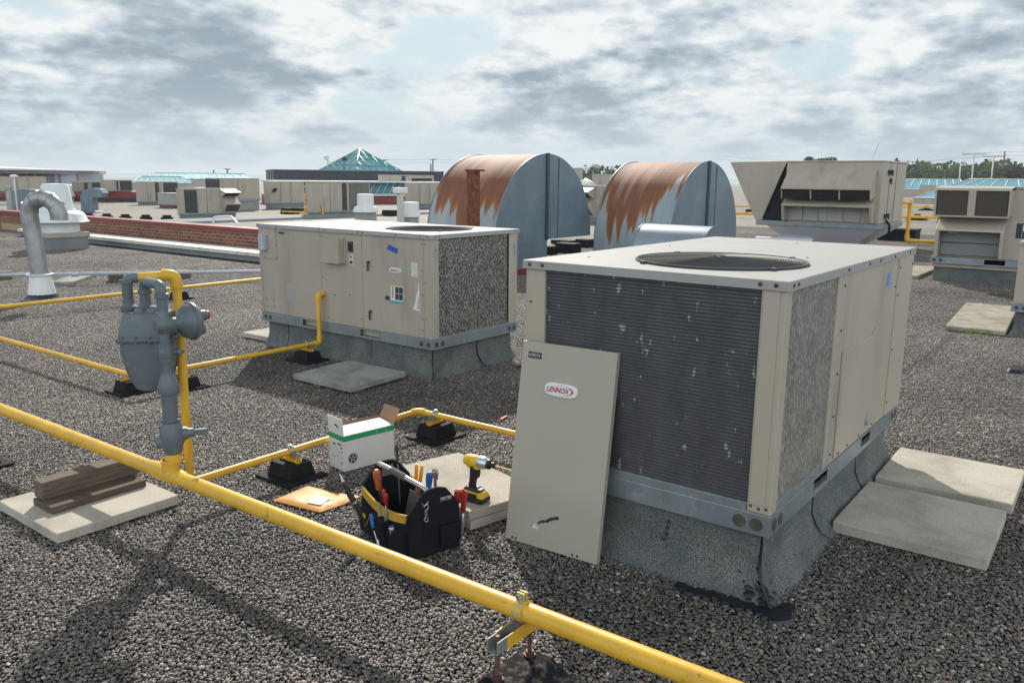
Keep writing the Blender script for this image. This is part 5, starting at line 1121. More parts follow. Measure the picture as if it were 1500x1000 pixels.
# ------------------------------------------------------------------ generic rooftop units farther off
def unit(label,corner,lx,rx,ty,z0=0,curb=.2,feat=(),mat='beige2',name='rooftop_unit',curbmat='grayroof',group='beige rooftop air conditioners',maxw=None,railz=None,base=None):
    """near bottom corner seen at pixel corner; its two faces reach left to lx and right to rx; ty is the top of the corner"""
    c=gnd(corner[0],corner[1],z0); Y1=onX(lx,corner[1],c.x).y if lx<corner[0] else c.y+1.2
    X1=onY(rx,corner[1],c.y).x if rx>corner[0] else c.x+1.2
    if maxw: X1=min(X1,c.x+maxw[0]); Y1=min(Y1,c.y+maxw[1])
    H=far(corner[0],ty,math.hypot(c.x,c.y)).z-z0; LX_,LY_=max(.4,X1-c.x),max(.4,Y1-c.y)
    root=thing(name,label,'rooftop unit',(c.x,c.y,z0),0,group)
    cb=curb*H; m=MB(); m.box(.04,.04,-.01,LX_-.04,LY_-.04,cb*.8); m.build('curb',curbmat,root,.01)
    m=MB(); m.box(-.01,-.01,cb*.8,LX_+.01,LY_+.01,cb); m.build('base_rail','rail',root)
    m=MB(); m.box(0,0,cb,LX_,LY_,H-.03); m.build('casing',mat,root,.01)
    m=MB(); m.box(-.02,-.02,H-.03,LX_+.02,LY_+.02,H); m.build('top_cover','beige_top',root,.01)
    for f in feat:
        k=f[0]
        if k=='coil':
            _,face,s0,s1=f[:4]; mt_=f[4] if len(f)>4 else 'coil_far'; m=MB(); LL=LX_ if face=='y' else LY_
            if face=='y': m.box(s0*LL,-.012,cb+.03,s1*LL,.001,H-.06)
            else: m.box(-.012,s0*LL,cb+.03,.001,s1*LL,H-.06)
            m.build('coil',mt_,root)
        if k=='seam':
            _,face,s,LL=f[0],f[1],f[2],(LX_ if f[1]=='y' else LY_); m=MB()
            if face=='y': m.box(s*LL-.008,-.006,cb,s*LL+.008,.001,H-.04)
            else: m.box(-.006,s*LL-.008,cb,.001,s*LL+.008,H-.04)
            m.build('panel_joint','ink',root)
        if k=='box':
            _,face,s0,s1,z_0,z_1,dp,mt_,nm=f; LL=LX_ if face=='y' else LY_; m=MB(); za=cb+(H-cb)*z_0; zb_=cb+(H-cb)*z_1
            if face=='y': m.box(s0*LL,-dp,za,s1*LL,-.001,zb_)
            else: m.box(-dp,s0*LL,za,-.001,s1*LL,zb_)
            m.build(nm,mt_,root,.004)
        if k=='hood':
            # sloping rain hood, open below, with a dark filter recess
            _,face,s0,s1,z_0,z_1,dp=f[:7]; mt_=f[7] if len(f)>7 else mat; LL=LX_ if face=='y' else LY_; za=cb+(H-cb)*z_0; zb_=cb+(H-cb)*z_1; zm=za+(zb_-za)*.55
            m=MB(); pl=[(-.002,zb_),(-dp,zm),(-dp,zm-.03),(-.002,zb_-.04)]
            ax='x' if face=='y' else 'y'; m.prism(pl,ax,s0*LL,s1*LL)
            for e in (s0*LL,s1*LL-.02): m.prism([(-.002,zb_-.04),(-dp,zm-.03),(-dp*.35,za),(-.002,za)],ax,e,e+.02)
            m.build('rain_hood',mt_,root)
            m=MB(); m.prism([(-.002,zb_-.05),(-dp+.03,zm-.035),(-dp*.35+.02,za+.01),(-.002,za+.01)],ax,s0*LL+.025,s1*LL-.025); m.build('filter','dark' if len(f)<9 else f[8],root)
    return root,c,LX_,LY_,H
# second line, right of centre
r1=thing('rooftop_unit','big beige unit with tapered side hood and long double rain hood','rooftop unit',(21,4.95,0),0,'beige rooftop air conditioners')
m=MB(); m.box(0,0,.66,2.4,2.30,2.12); m.build('casing','beige2',r1,.012); m=MB(); m.box(-.02,-.02,2.12,2.42,2.32,2.155); m.build('top_cover','beige2',r1,.008)
m=MB(); m.box(-.03,-.03,.53,2.43,3.0,.655); m.build('base_rail','rail',r1,.01)
m=MB(); m.hexa([(.55,.75,0),(1.9,.75,0),(1.9,2.2,0),(.55,2.2,0)],[(-.01,.0,.525),(2.4,.0,.525),(2.4,2.7,.525),(-.01,2.7,.525)]); m.build('flared_curb','palesheet',r1)
m=MB(); m.tube([(.35,1.6,.12),(.35,3.1,.12)],.09,14); m.build('duct_roll','palesheet',r1)
for x in (-.02,2.36):
    m=MB(); m.prism([(2.302,2.15),(3.80,2.13),(3.02,.66),(2.86,.66)],'x',x,x+.05); m.build('hood_cheek','beige2',r1,.006)
m=MB(); m.hexa([(.03,2.98,.66),(2.36,2.98,.66),(2.36,3.02,.66),(.03,3.02,.66)],[(.03,3.76,2.12),(2.36,3.76,2.12),(2.36,3.80,2.13),(.03,3.80,2.13)]); m.build('hood_face','beige2',r1)
m=MB(); m.box(.03,2.3035,2.08,2.36,3.76,2.12); m.build('hood_top','beige2',r1); m=MB(); m.box(.03,2.3035,.67,2.36,2.33,2.07); m.build('hood_shade_sheet','dark',r1)  # dark sheet on the end face paints the shade inside the hood
m=MB(); m.prism([(2.34,2.0),(3.3,2.0),(2.86,.68),(2.34,.68)],'x',.10,.14); m.build('void_shade_sheet','dark',r1)  # dark sheet added to fill the hood void with painted shade
# long front hoods on the near face
m=MB(); m.prism([(-.002,1.96),(-.50,1.50),(-.50,1.46),(-.002,1.90)],'y',.12,2.24); 
for e in (.12,2.22): m.prism([(-.002,1.95),(-.50,1.47),(-.42,1.22),(-.002,1.30)],'y',e,e+.02)
m.build('rain_hood','beige2',r1,.004)
m=MB(); m.prism([(-.01,1.44),(-.46,1.44),(-.40,1.23),(-.01,1.30)],'y',.16,2.20); fl=m.build('filter','dark',r1)
m=MB(); 
for y in (.82,1.5): m.prism([(-.44,1.45),(-.475,1.45),(-.415,1.22),(-.38,1.22)],'y',y,y+.03)
m.build('filter_divider','beige2',fl)
m=MB(); m.prism([(-.002,1.29),(-.30,1.10),(-.34,1.06),(-.33,1.04),(-.002,1.22)],'y',.10,2.26)
for e in (.10,2.20): m.prism([(-.002,1.2),(-.33,1.05),(-.22,.68),(-.002,.68)],'y',e,e+.06)
m.build('relief_hood','beige2',r1,.004)
m=MB(); m.box(-.32,1.62,1.113,-.318,1.85,1.16); 
for (y0,y1) in ((.42,.80),(.83,1.19),(1.43,1.78),(1.81,2.12)):
    m=MB()
    for k in range(4): m.prism([(-.02,.70+k*.085),(-.04,.70+k*.085),(-.025,.78+k*.085),(-.015,.78+k*.085)],'y',y0,y1)
    m.build('damper','beige_top',r1)
m=MB(); m.box(-.03,1.2,.69,-.012,1.41,1.04); m.build('damper_post','beige_top',r1)
m=MB(); m.box(-.05,-.01,.57,-.0302,.01,.62)
for x in (.7,1.35): 
    m=MB(); m.box(x,-.006,.7,x+.02,.0,2.1); m.build('panel_joint','ink',r1)
for (x,z) in ((.45,1.85),(.75,1.85),(.7,1.65),(.45,.80),(.75,.80)):
    m=MB(); m.box(x,-.05,z,x+.08,-.001,z+.09); m.box(x+.04,-.05,z-.05,x+.08,-.02,z+.09); m.build('latch','tb',r1)
m=MB(); m.tube(bend([(.55,-.05,.72),(.75,-.09,.62),(.75,-.09,.3)],.05),.03,8); m.build('drain_hose','black',r1)
# unit with two filters at right
r2=thing('rooftop_unit','beige unit at right with two square dark filters above a louvre hood','rooftop unit',(15.5,.2,0),0,'beige rooftop air conditioners')
m=MB(); m.box(.03,-1.6,-.01,2.2,2.50,.24); m.build('curb','membrane',r2,.01); m=MB(); m.box(-.005,-1.62,.245,2.25,2.52,.30); m.build('curb_nailer','beige2',r2)
m=MB()
rail_ring(m,2.3,4.16,.305,.42,{'x':[(3.05,3.35),(2.05,2.4),(1.0,1.3)]}); ob=m.build('base_rail','rail',r2,.003); ob.location=(-.05,-1.61,0)
lift_holes(ob,'x',(4.10,4.0),.36,.028)
m=MB(); m.box(0,-1.6,.42,2.2,2.52,1.56); m.build('casing','beige',r2,.01); m=MB(); m.box(-.02,-1.62,1.56,2.22,2.54,1.60); m.build('top_cover','beige_top',r2,.006)
m=MB(); m.box(-.02,-1.3,1.5,.0,-1.2,1.56)
m=MB(); y0,y1=1.43,2.52
m.prism([(-.002,1.595),(-.40,1.56),(-.42,1.53),(-.36,1.11),(-.002,1.11)],'y',y0,y0+.03); m.prism([(-.002,1.595),(-.40,1.56),(-.42,1.53),(-.36,1.11),(-.002,1.11)],'y',y1-.03,y1); m.prism([(-.002,1.60),(-.40,1.57),(-.42,1.53),(-.002,1.55)],'y',y0,y1)
m.prism([(-.365,1.13),(-.36,1.10),(-.002,1.10),(-.002,1.13)],'y',y0,y1); m.prism([(-.418,1.53),(-.378,1.53),(-.33,1.12),(-.365,1.12)],'y',y0+.49,y0+.60); m.build('filter_hood','beige',r2,.004)
for (a_,b_) in ((y0+.04,y0+.485),(y0+.605,y1-.04)):
    m=MB(); m.prism([(-.395,1.525),(-.30,1.525),(-.25,1.135),(-.345,1.135)],'y',a_,b_); m.build('filter','filterm',r2) if 'filterm' in M else m.build('filter','dark',r2)
m=MB(); y0,y1=1.48,2.47; m.prism([(-.002,1.09),(-.30,.90),(-.31,.87),(-.002,1.05)],'y',y0,y1)
for e in (y0,y1-.05): m.prism([(-.002,1.05),(-.31,.87),(-.25,.44),(-.002,.44)],'y',e,e+.05)
m.build('louvre_hood','beige',r2,.004)
for k in range(2):
    m=MB(); m.prism([(-.03,.46+k*.21),(-.09,.47+k*.21),(-.05,.66+k*.21),(-.02,.66+k*.21)],'y',y0+.06,y1-.06); m.build('louvre','louvre',r2)
m=MB(); m.box(-.105,2.15,.82,-.0905,2.32,.90); m.build('label','beige_top',r2)
m=MB(); m.box(-.004,1.0,.78,-.001,1.35,1.02); lb=m.build('wiring_label','ink',r2); m=MB(); m.box(-.007,1.18,.90,-.0045,1.26,1.0); 
for q in range(3): m.box(-.0065,1.02+q*.12,.80,-.0045,1.024+q*.12,.90)
m.build('label_print','paper',lb)
m=MB(); m.box(-.004,.9,1.22,-.001,1.08,1.36); lb=m.build('label','paper',r2); m=MB(); m.lathe((-.0045,1.0,1.29),[(.05,0),(.04,.001),(0,.001)],12,(-1,0,0)); m.build('label_seal','tbl',lb)
# slice of a unit on the right photo edge
r3=thing('rooftop_unit','beige unit cut by the right photo edge, only its left corner in view','rooftop unit',(10.3,.985,0),0,'beige rooftop air conditioners')
m=MB(); curb_mesh(m,1.2,1.2,.27,.06); cbo=m.build('curb','membrane',r3); cbo.location=(0,-1.2,0)
m=MB(); rail_ring(m,1.2,1.2,.28,.37,{}); ob=m.build('base_rail','rail',r3,.002); ob.location=(0,-1.2,0); lift_holes(ob,'x',(1.15,1.08),.325,.02)
m=MB(); m.box(.015,-1.18,.37,1.18,-.012,1.0); m.build('casing','beige',r3,.01); m=MB(); m.box(0,-1.2,1.0,1.2,0,1.04); m.build('top_cover','beige_top',r3,.004)
# units on the far roof, left half of the photo
unit('far beige unit with dark coil corner and bright-topped hood',(269,321),262,348,276,feat=[('coil','y',.04,.26),('seam','y',.44),('box','y',.26,.28,0,1,.015,'beige2','post'),('hood','y',.68,.98,.66,.98,.42),('hood','y',.72,1.0,.05,.62,.30,'beige2','filterm')],curb=.17)
unit('pale beige far unit with red curb base, left of the hooded far unit',(254,305),232,278,283,feat=[('seam','y',.5)],curb=.22,curbmat='red',mat='beige_top')
unit('far beige unit under the teal skylight, second from the left group, with dark coil stripe',(206,300),203,262,266,feat=[('coil','y',.40,.50),('coil','y',.62,1.0),('seam','y',.2)],curb=.13)
uu=unit('long beige unit with dark coil end, raised on a gray and red base behind the hooded one',(320,309),303,398,260,feat=[('coil','x',.06,.94),('seam','y',.33),('seam','y',.75),('box','y',.98,1.0,.3,.95,.05,'beige2','end_hood')],curb=.34,curbmat='base2')if False else None
M['base2']=paint('gray_curb_paint',(.30,.29,.27),.7,0,.1,2)
unit('long beige far unit with dark coil end on a tall gray base',(325,309),303,382,261,feat=[('coil','x',.04,.96),('seam','y',.45),('seam','y',.05)],curb=.36,curbmat='base2')
bit('red_curb','dark red foot flashing of the long beige far unit',(352,309.5),0,(.1,.1,.02),'red')
unit('plain beige far unit with a metal hood on its left, left of the coil-sided unit',(397,306),388,447,266,feat=[('seam','y',.3),('seam','y',.6),('hood','y',.0,.12,.5,.9,.3,'beige_top')],curb=.22)
unit('far beige unit with flecked coil and white post edge, behind the left unit top',(458,318),452,543,266,feat=[('coil','y',.50,.58,'coil_far'),('coil','y',.62,.98,'coil_fleck'),('seam','y',.3),('box','y',.17,.27,.45,.92,.02,'beige','cover_plate')],curb=.14)
unit('beige far unit with dark slot hood on sloping metal skirt, right of the white fan',(561,298),556,636,256,feat=[('seam','y',.35),('coil','y',.36,.43),('box','y',.55,.95,.66,.86,.03,'dark','louvre_slot')],curb=.16,curbmat='galv')
unit('pale-topped beige far unit, rightmost before the left big hood',(601,306),595,650,268,feat=[('seam','y',.28),('seam','y',.55),('box','y',.56,.60,.2,.9,.03,'beige_top','trim')],curb=.2)
unit('beige far unit with black triangular hood opening at far left',(8,282.5),0,70,258.5,feat=[('seam','y',.3),('seam','y',.55)],curb=.12,z0=.62)
unit('small beige far unit with dark openings, middle of the far left row',(113,281.5),106,149,266,feat=[('coil','y',.30,.45),('coil','y',.62,.95)],curb=.1,z0=.62,mat='beige_dk')
unit('beige far unit with half dark coil, right end of the far left row',(154,281),152,194,263.5,feat=[('coil','y',.42,.50),('coil','y',.55,1.)],curb=.08,z0=.62)
unit('beige far unit seen between the two big hoods, with hood and louvre',(888,327),848,905,272,feat=[('hood','x',.42,.96,.60,.95,.6),('hood','x',.42,.9,.05,.55,.45,'beige2','filterm'),('seam','x',.15)],curb=.16)
unit('tan far unit end seen above the unit between the two big hoods',(886,290),866,905,255,feat=[('seam','x',.4)],curb=.16)
unit('olive tan far unit top just right of the left big hood',(850,285),835,852,246,curb=.1)
unit('low tan box on the far roof below the right skylights',(1352,292),1345,1370,271,feat=[],curb=.05)
# hood wedge of the far-left unit
c=far(60,276,48); m=MB(); m.prism([(0,0),(1.0,0),(0.05,1.0)],'y',-.1,.1); 
# small roof things at left
def gooseneck(label,q,h,wd,name='gooseneck_vent',mat='bluegray'):
    c=gnd(q[0],q[1],0); root=thing(name,label,'vent',c); u=Vector((.5,-.86,0)); s=wd; A=math.atan2(u.y,u.x); T=Matrix.Rotation(A,4,'Z')
    prof=[(-s*.5,0),(-s*.5,h*.55)]+[(-s*.5+s*(1-cos(a))*.95,h*.55+h*.45*sin(a)) for a in [PI/2*k/8 for k in range(1,9)]]+[(s*1.1,h*.98),(s*1.35,h*.80),(s*1.1,h*.62)]+[(s*.5-(-0)-s*.18*sin(a)*0,h*.60) for a in (0,)]+[(s*.42,h*.52),(s*.42,0)]
    m=MB(); m.prism([(x,z) for x,z in prof],'y',-s*.35,s*.35,M_=T); m.build('body',mat,root,.01); m=MB(); m.prism([(-s*.7,0),(s*.7,0),(s*.6,.06),(-s*.6,.06)],'y',-s*.5,s*.5,M_=T); m.build('flange',mat,root)
    return root
gooseneck('blue gray gooseneck vent alone on the far roof at left',(133,310),1.05,.62)
gooseneck('tapered gray vent hood behind the spiral duct',(34,311),1.0,.8)
c=gnd(16,313,0); m=MB(); m.lathe((0,0,0),[(.22,0),(.20,.05),(.12,.1),(.115,1.0),(.16,1.02),(.16,1.15),(0,1.16)],14); o=m.build('vent_stack','galv'); o.location=c; tag(o,'thick pale vent stack at far left beside the tapered vent','vent')
c=gnd(26,312,0); m=MB(); m.lathe((0,0,0),[(.03,0),(.03,1.5),(.16,1.52),(.14,1.6),(0,1.62)],12); o=m.build('vent_stack','white'); o.location=c; tag(o,'thin white vent stack with little round cap at far left','vent')
def fan2(label,q,ty,wd,kind=0):
    c=gnd(q[0],q[1],0); d=math.hypot(c.x,c.y); H=far(q[0],ty,d).z; r=wd/1193*d/2; root=thing('roof_fan',label,'roof fan',c)
    m=MB(); m.box(-r*.6,-r*.6,-.01,r*.6,r*.6,H*.28); m.build('curb','beige_top',root)
    pr=[(r*.6,H*.28),(r,H*.30),(r*1.0,H*.36),(r*.85,H*.5),(r*.66,H*.52),(r*.64,H*.96),(r*.55,H),(0,H)] if kind==0 else [(r*.6,H*.25),(r,H*.28),(r,H*.42),(r*.86,H*.45),(r*.86,H*.95),(r*.75,H),(0,H)]
    m=MB(); m.lathe((0,0,0),pr,24); m.build('housing','white',root); return root
fan2('white roof fan with tall cap just above the left unit top',(536,322),284,36)
fan2('squat white drum roof fan above the left unit top, near the left big hood',(602,326),296,27,1)
fan2('white roof fan half hidden by the left edge of the big hood',(643,310),279,17)
fan2('small white roof fan in the far left row',(98,295),270,22,1)
c=gnd(587,327,0); d=math.hypot(c.x,c.y); m=MB(); H=far(587,283,d).z; m.box(-.09,-.09,0,.09,.09,H); ps=m.build('service_post','pole'); ps.location=c; tag(ps,'gray post with white box on top between the two white fans','post'); m=MB(); m.box(-.24,-.15,H,.24,.15,H+.20); m.build('junction_box','white',ps,.02)
for k,(q,py) in enumerate([(108,318.5),(130,319.5),(157,320.5),(184,321.5),(214,322.3),(245,323),(8,316),(40,317)]):
    c=gnd(q,py,.0); m=MB(); m.box(-.16,-.16,0,.16,.16,.12); m.box(-.11,-.11,.12,.11,.11,.2); o=m.build('pipe_block','black'); o.location=c; tag(o,'black pipe block in the row on the far roof behind the brick parapet','pipe block','row of pipe blocks behind the brick parapet')
for k,(q,py,lab) in enumerate([(423,313,'leftmost, left of the flecked-coil far unit'),(442,313,'second, beside the flecked-coil far unit'),(571,316,'right of the tall white fan'),(460,308,'below the teal glazing')]):
    c=gnd(q,py,.0); m=MB(); m.prism([(-.3,0),(.3,0),(.2,.25),(-.2,.25)],'y',-.25,.25); o=m.build('pipe_block','black'); o.location=c; tag(o,'black pipe block on the far roof, '+lab,'pipe block','scattered far pipe blocks')
# ------------------------------------------------------------------ far buildings and skylights
def V(px,py,d): return far(px,py,d)
def hull(name,label,cat,faces,mat,parent=None,thick=None):
    pass
def slab_between(m,p,q,z0,z1,back):
    """upright slab from p to q (plan) with real depth away from the viewer"""
    p=Vector((p.x,p.y,0)); q=Vector((q.x,q.y,0)); d=(q-p); n=Vector((-d.y,d.x,0)).normalized()
    if n.dot(p)<0: n=-n
    P=[(p.x,p.y),(q.x,q.y),(q.x+n.x*back,q.y+n.y*back),(p.x+n.x*back,p.y+n.y*back)]
    m.hexa([(x,y,z0) for x,y in P],[(x,y,z1) for x,y in P]); return n
# dark ribbed building with teal glazing band in front and glass pyramid behind
DB=thing('dark_building','long low building clad in dark ribbed metal on the far roof','building',(0,0,0)); pl,pr=V(401,256,60),V(650,256,62); DB.location=(pl.x,pl.y,0); o=Vector(DB.location)
m=MB(o); slab_between(m,pl,pr,0,V(401,249.3,60).z,9); m.build('wall','navyclad',DB)
m=MB(o); slab_between(m,pl-(pr-pl)*.005-pl*.002,pr+(pr-pl)*.005-pr*.002,V(401,249.3,60).z,V(401,248,60).z,9.2); m.build('roof_edge','grayroof',DB)
m=MB(o); u=(pr-pl); u.z=0; L_=u.length; u.normalize(); nn=Vector((-u.y,u.x,0)); nn=nn if nn.dot(pl)<0 else -nn
for k in range(int(L_/.16)):
    p=pl+u*(k*.16+.05); m.hexa([(p.x,p.y,1.2),(p.x+u.x*.07,p.y+u.y*.07,1.2),(p.x+u.x*.07+nn.x*.04,p.y+u.y*.07+nn.y*.04,1.2),(p.x+nn.x*.04,p.y+nn.y*.04,1.2)],[(p.x,p.y,2.13),(p.x+u.x*.07,p.y+u.y*.07,2.13),(p.x+u.x*.07+nn.x*.04,p.y+u.y*.07+nn.y*.04,2.13),(p.x+nn.x*.04,p.y+nn.y*.04,2.13)])
m.build('cladding_ribs','navyclad',DB)
TG=thing('skylight','low teal glazed skylight band with white eave in front of the dark building','skylight',(0,0,0)); pl,pr=V(398,270,52),V(652,270,55); TG.location=(pl.x,pl.y,0); o=Vector(TG.location)
z0,z1=V(398,284,52).z,V(398,266.5,52).z
m=MB(o); slab_between(m,pl,pr,z0,z1,3); m.build('glazing','teal',TG)
m=MB(o); slab_between(m,pl-pl*.012,pr-pr*.012,z1,V(398,264.3,52).z,4); m.build('eave','whiteroof',TG)
m=MB(o); slab_between(m,pl-pl*.004,pr-pr*.004,V(398,287,52).z,z0,4); m.build('sill','whiteroof',TG)
m=MB(o); slab_between(m,pl-pl*.002,pr-pr*.002,-.01,V(398,287,52).z,4); m.build('curb','red',TG)
m=MB(o); n_=26
for k in range(n_+1):
    p=pl.lerp(pr,k/n_); q=pl.lerp(pr,min(1,(k+.9)/n_)); p=p*.998; q=q*.998; m.tube([(p.x,p.y,z0),(q.x,q.y,z1)],.035,5)
m.build('glazing_bars','whiteroof',TG)
PY=thing('glass_pyramid','teal glass pyramid roof rising behind the dark building','glass pyramid',(0,0,0)); c=V(528,250,88); PY.location=(c.x,c.y,0); zb=V(528,250,88).z-.3; za=V(527,218,88).z; hw=4.3*1.03
ang=math.atan2(c.y,c.x)+math.radians(38); Rz=Matrix.Rotation(ang,3,'Z'); cs=[Rz@Vector((a*hw*.76,b*hw*.76,zb)) for a,b in ((-1,-1),(1,-1),(1,1),(-1,1))]; ap=Vector((0,0,za))
m=MB(); m.add(cs+[ap],[(0,1,4),(1,2,4),(2,3,4),(3,0,4),(3,2,1,0)]); m.build('glazing','teal',PY)
m=MB()
for i in range(4):
    a,b=cs[i],cs[(i+1)%4]; m.tube([a,ap],.10,6)
    for k in range(1,8):
        t=k/8; p=a.lerp(b,t); q=(a if t<.5 else b).lerp(ap,1-abs(1-2*t) if False else (2*t if t<.5 else 2*(1-t))); 
        m.tube([p*1.002,Vector(q)*1.002],.035,5)
    for t in (.35,.62,.80): m.tube([a.lerp(ap,t)*1.002,b.lerp(ap,t)*1.002],.04,5)
m.build('glazing_bars','tealmetal',PY)
m=MB(); m.add([c_.lerp(ap,.82)*1.003 for c_ in cs]+[ap+Vector((0,0,.03))],[(0,1,4),(1,2,4),(2,3,4),(3,0,4)]); m.build('cap','tealmetal',PY)
m=MB(); hw2=hw*.80; m.box(-hw2,-hw2,0,hw2,hw2,zb,Rz.to_4x4()); m.build('base','navyclad',PY)
# long glazed building at far left
GB=thing('glazed_building','long gray glazed building with pale roof edge at far left','building',(0,0,0)); pl,pr=V(-60,262,66),V(112,262,64); GB.location=(pl.x,pl.y,0); o=Vector(GB.location)
zt=V(20,254,65).z; m=MB(o); slab_between(m,pl,pr,0,zt,8); m.build('wall','glassgray',GB)
m=MB(o); slab_between(m,pl*.99,pr*.99,zt,V(20,248.8,65).z,9); m.build('roof_fascia','conduit',GB)
qa,qb=V(-60,262,64.2),V(139,262,63.0); n_=Vector((-(qb-qa).y,(qb-qa).x,0)).normalized(); n_=n_ if n_.dot(qa)>0 else -n_
zl,zr,zb2=V(-60,241,64).z,V(139,250,63).z,V(20,249,64).z
m=MB(o); m.hexa([(qa.x,qa.y,zb2),(qb.x,qb.y,zb2-.03),(qb.x+n_.x*7,qb.y+n_.y*7,zb2-.03),(qa.x+n_.x*7,qa.y+n_.y*7,zb2)],[(qa.x,qa.y,zl-.15),(qb.x,qb.y,zr),(qb.x+n_.x*7,qb.y+n_.y*7,zr),(qa.x+n_.x*7,qa.y+n_.y*7,zl)]); m.build('curved_roof','whiteroof',GB)
m=MB(o)
for k in range(15):
    p=pl.lerp(pr,k/14)*.997; m.box(p.x-.10,p.y-.10,0,p.x+.10,p.y+.10,zt)
m.build('mullions','grayroof',GB)
pe,pf=V(110,262,63.5),V(141,262,66); m=MB(o); slab_between(m,pe,pf,V(120,274,64).z,V(120,251,64).z,6); m.build('end_bay','conduit',GB); m=MB(o); slab_between(m,pe,pf,0,V(120,274,64).z-.02,6); m.build('end_bay_base','beige2',GB)
def gable(label,lx,rx,ry,ey,d,by,mat='teal',hip=6,depth=5,bars=8,base='whiteroof',cat='skylight'):
    """ridge skylight running across the view with hipped ends"""
    a,b=V(lx,ey,d),V(rx,ey,d); u=(b-a); u.z=0; ln=u.length; u.normalize(); n=Vector((-u.y,u.x,0)); n=n if n.dot(a)>0 else -n
    zr,ze,zb_=V(lx,ry,d+depth/2).z,V(lx,ey,d).z,V(lx,by,d).z; root=thing('skylight',label,cat,(a.x,a.y,0)); h=hip*d/1193
    o=Vector((0,0,0)); P=[o,u*ln,u*ln+n*depth,n*depth]; P=[Vector((p.x,p.y,ze)) for p in P]; R1=u*h+n*depth/2+Vector((0,0,zr)); R2=u*(ln-h)+n*depth/2+Vector((0,0,zr))
    m=MB(); m.add(P+[R1,R2],[(0,1,5,4),(1,2,5),(2,3,4,5),(3,0,4),(3,2,1,0)]); m.build('glazing',mat,root)
    m=MB(); k_=lambda p:p+Vector((0,0,.02))-n*.01
    for k in range(bars+1):
        t=k/bars; m.tube([k_(P[0].lerp(P[1],t)),k_(R1.lerp(R2,t))],.02+d*.0002,5)
    m.tube([k_(R1),k_(R2)],.07,6); m.tube([k_(P[0]),k_(P[1])],.06,6); m.tube([k_(P[1]),k_(R2)],.06,6); m.tube([P[1],P[2]],.05,5); m.build('glazing_bars',base,root)
    m=MB(); m.hexa([(p.x,p.y,-.01) for p in P],[(p.x,p.y,ze-.02) for p in P]); m.build('base','beige2' if base!='tealmetal' else 'beige2',root); return root
gable('teal hipped skylight at left, nearer one, above the gray roof units',190,285,258.5,269,100,276,'teal',14,14,9,'tealmetal')
gable('long teal and white skylight behind the nearer left skylight',212,374,253.3,262,135,272,'teal_pale',10,16,12,'tealmetal')
gable('small teal skylight between the two big hoods',843,872,262.5,271,40,278,'teal',14,4,3)
gable('long teal skylight at right in front of the tree line',1318,1415,262.5,277,108,284,'teal',6,10,7)
SK=gable('big teal skylight at right with white frame and pale hipped end',1338,1640,262.2,290,74,300,'teal',56,14,9)
# ------------------------------------------------------------------ yellow pipes at right
pipe('gas_pipe','upright yellow riser between the hooded unit and the two-filter unit',[(24.4,-3.5,.09),(24.4,4.98,.09),(24.4,4.98,1.12),(23.6,4.98,1.12)],.05,rb=.1)
a=gnd(1060,312,.2); b=gnd(1300,317,.2); b2=gnd(1520,321,.2)
pipe('gas_pipe','far yellow pipe passing behind the hooded unit and between the right units',[tuple(a),tuple(b),tuple(b2)],.065,fit=False)
a=gnd(1060,302,.2); b=gnd(1300,303,.2); b2=gnd(1520,305,.2)
pipe('gas_pipe','farthest yellow pipe, thin, near the skylights at right',[tuple(a),tuple(b),tuple(b2)],.045,fit=False)
for (q,lab) in (((1098,314),'left of the hooded unit'),((1343,322),'under the far yellow pipe between the right units'),((1357,308),'below the right skylight')):
    c=gnd(q[0],q[1],0); m=MB(); m.prism([(-.45,0),(.45,0),(.3,.08),(.12,.10),(.08,.26),(-.08,.26),(-.12,.10),(-.3,.08)],'x',-.3,.3); o=m.build('pipe_support','black'); o.location=c; tag(o,'black far pipe support '+lab,'pipe support','black rubber pipe supports')
m=MB(); m.box(-.35,-.5,0,.35,.5,.30); m.box(-.37,-.52,.30,.37,.52,.34); c=gnd(1316,352,0); o=m.build('roof_hatch','black',None,.01); o.location=c; tag(o,'black box at the foot of the yellow riser beside the hooded unit','box')
# ------------------------------------------------------------------ poles, wires, small masts
def mast(label,px,ty,by,d,r,mat='pole',name='utility_pole',arm=0,cat='pole',group=None,lean=0):
    t=V(px+lean,ty,d); b=V(px,by,d); z0=-9 if d>70 else b.z; root=thing(name,label,cat,(b.x,b.y,z0),0,group)
    m=MB(Vector((b.x,b.y,z0))); m.tube([(b.x,b.y,z0),(t.x,t.y,t.z)],[r*1.25,r],8); m.build('shaft',mat,root)
    if arm:
        u=Vector((-b.y,b.x,0)).normalized(); m=MB(Vector((b.x,b.y,z0))); p=Vector((t.x,t.y,t.z-.15)); m.tube([p-u*arm,p+u*arm],.09,6)
        for s in (-1,-.5,.5,1): m.lathe(p+u*arm*s*.95,[(.06,0),(.09,.15),(0,.3)],6)
        m.build('crossarm',mat,root)
    return t
A1=mast('pale pole without crossarm, leftmost in the group before the right trees',1408,232.5,262,150,.09)
A2=mast('pale pole with crossarm, tallest of the pale ones before the right trees',1427,224.5,262,150,.11,arm=1.6)
A3=mast('pale pole with crossarm, rightmost pale one before the right trees',1454,228,262,150,.10,arm=1.6,lean=2)
A4=mast('dark timber pole standing farthest right before the trees',1472,222,262,150,.11,'woodpole')
B1=mast('distant thin utility pole pair member left, behind the dark building',631,240,256,260,.22,'woodpole')
B2=mast('distant thin utility pole, right one of the pair behind the dark building',634,233,256,260,.22,'woodpole',arm=1.2)
B3=mast('distant utility pole to the right of the glass pyramid',563,234,256,260,.22,'woodpole',arm=1.2)
B4=mast('distant utility pole above the left skylights, right one',333,247,262,260,.25,'woodpole',arm=1.0)
B5=mast('distant utility pole above the left skylights, left one',313,249,262,260,.2,'woodpole')
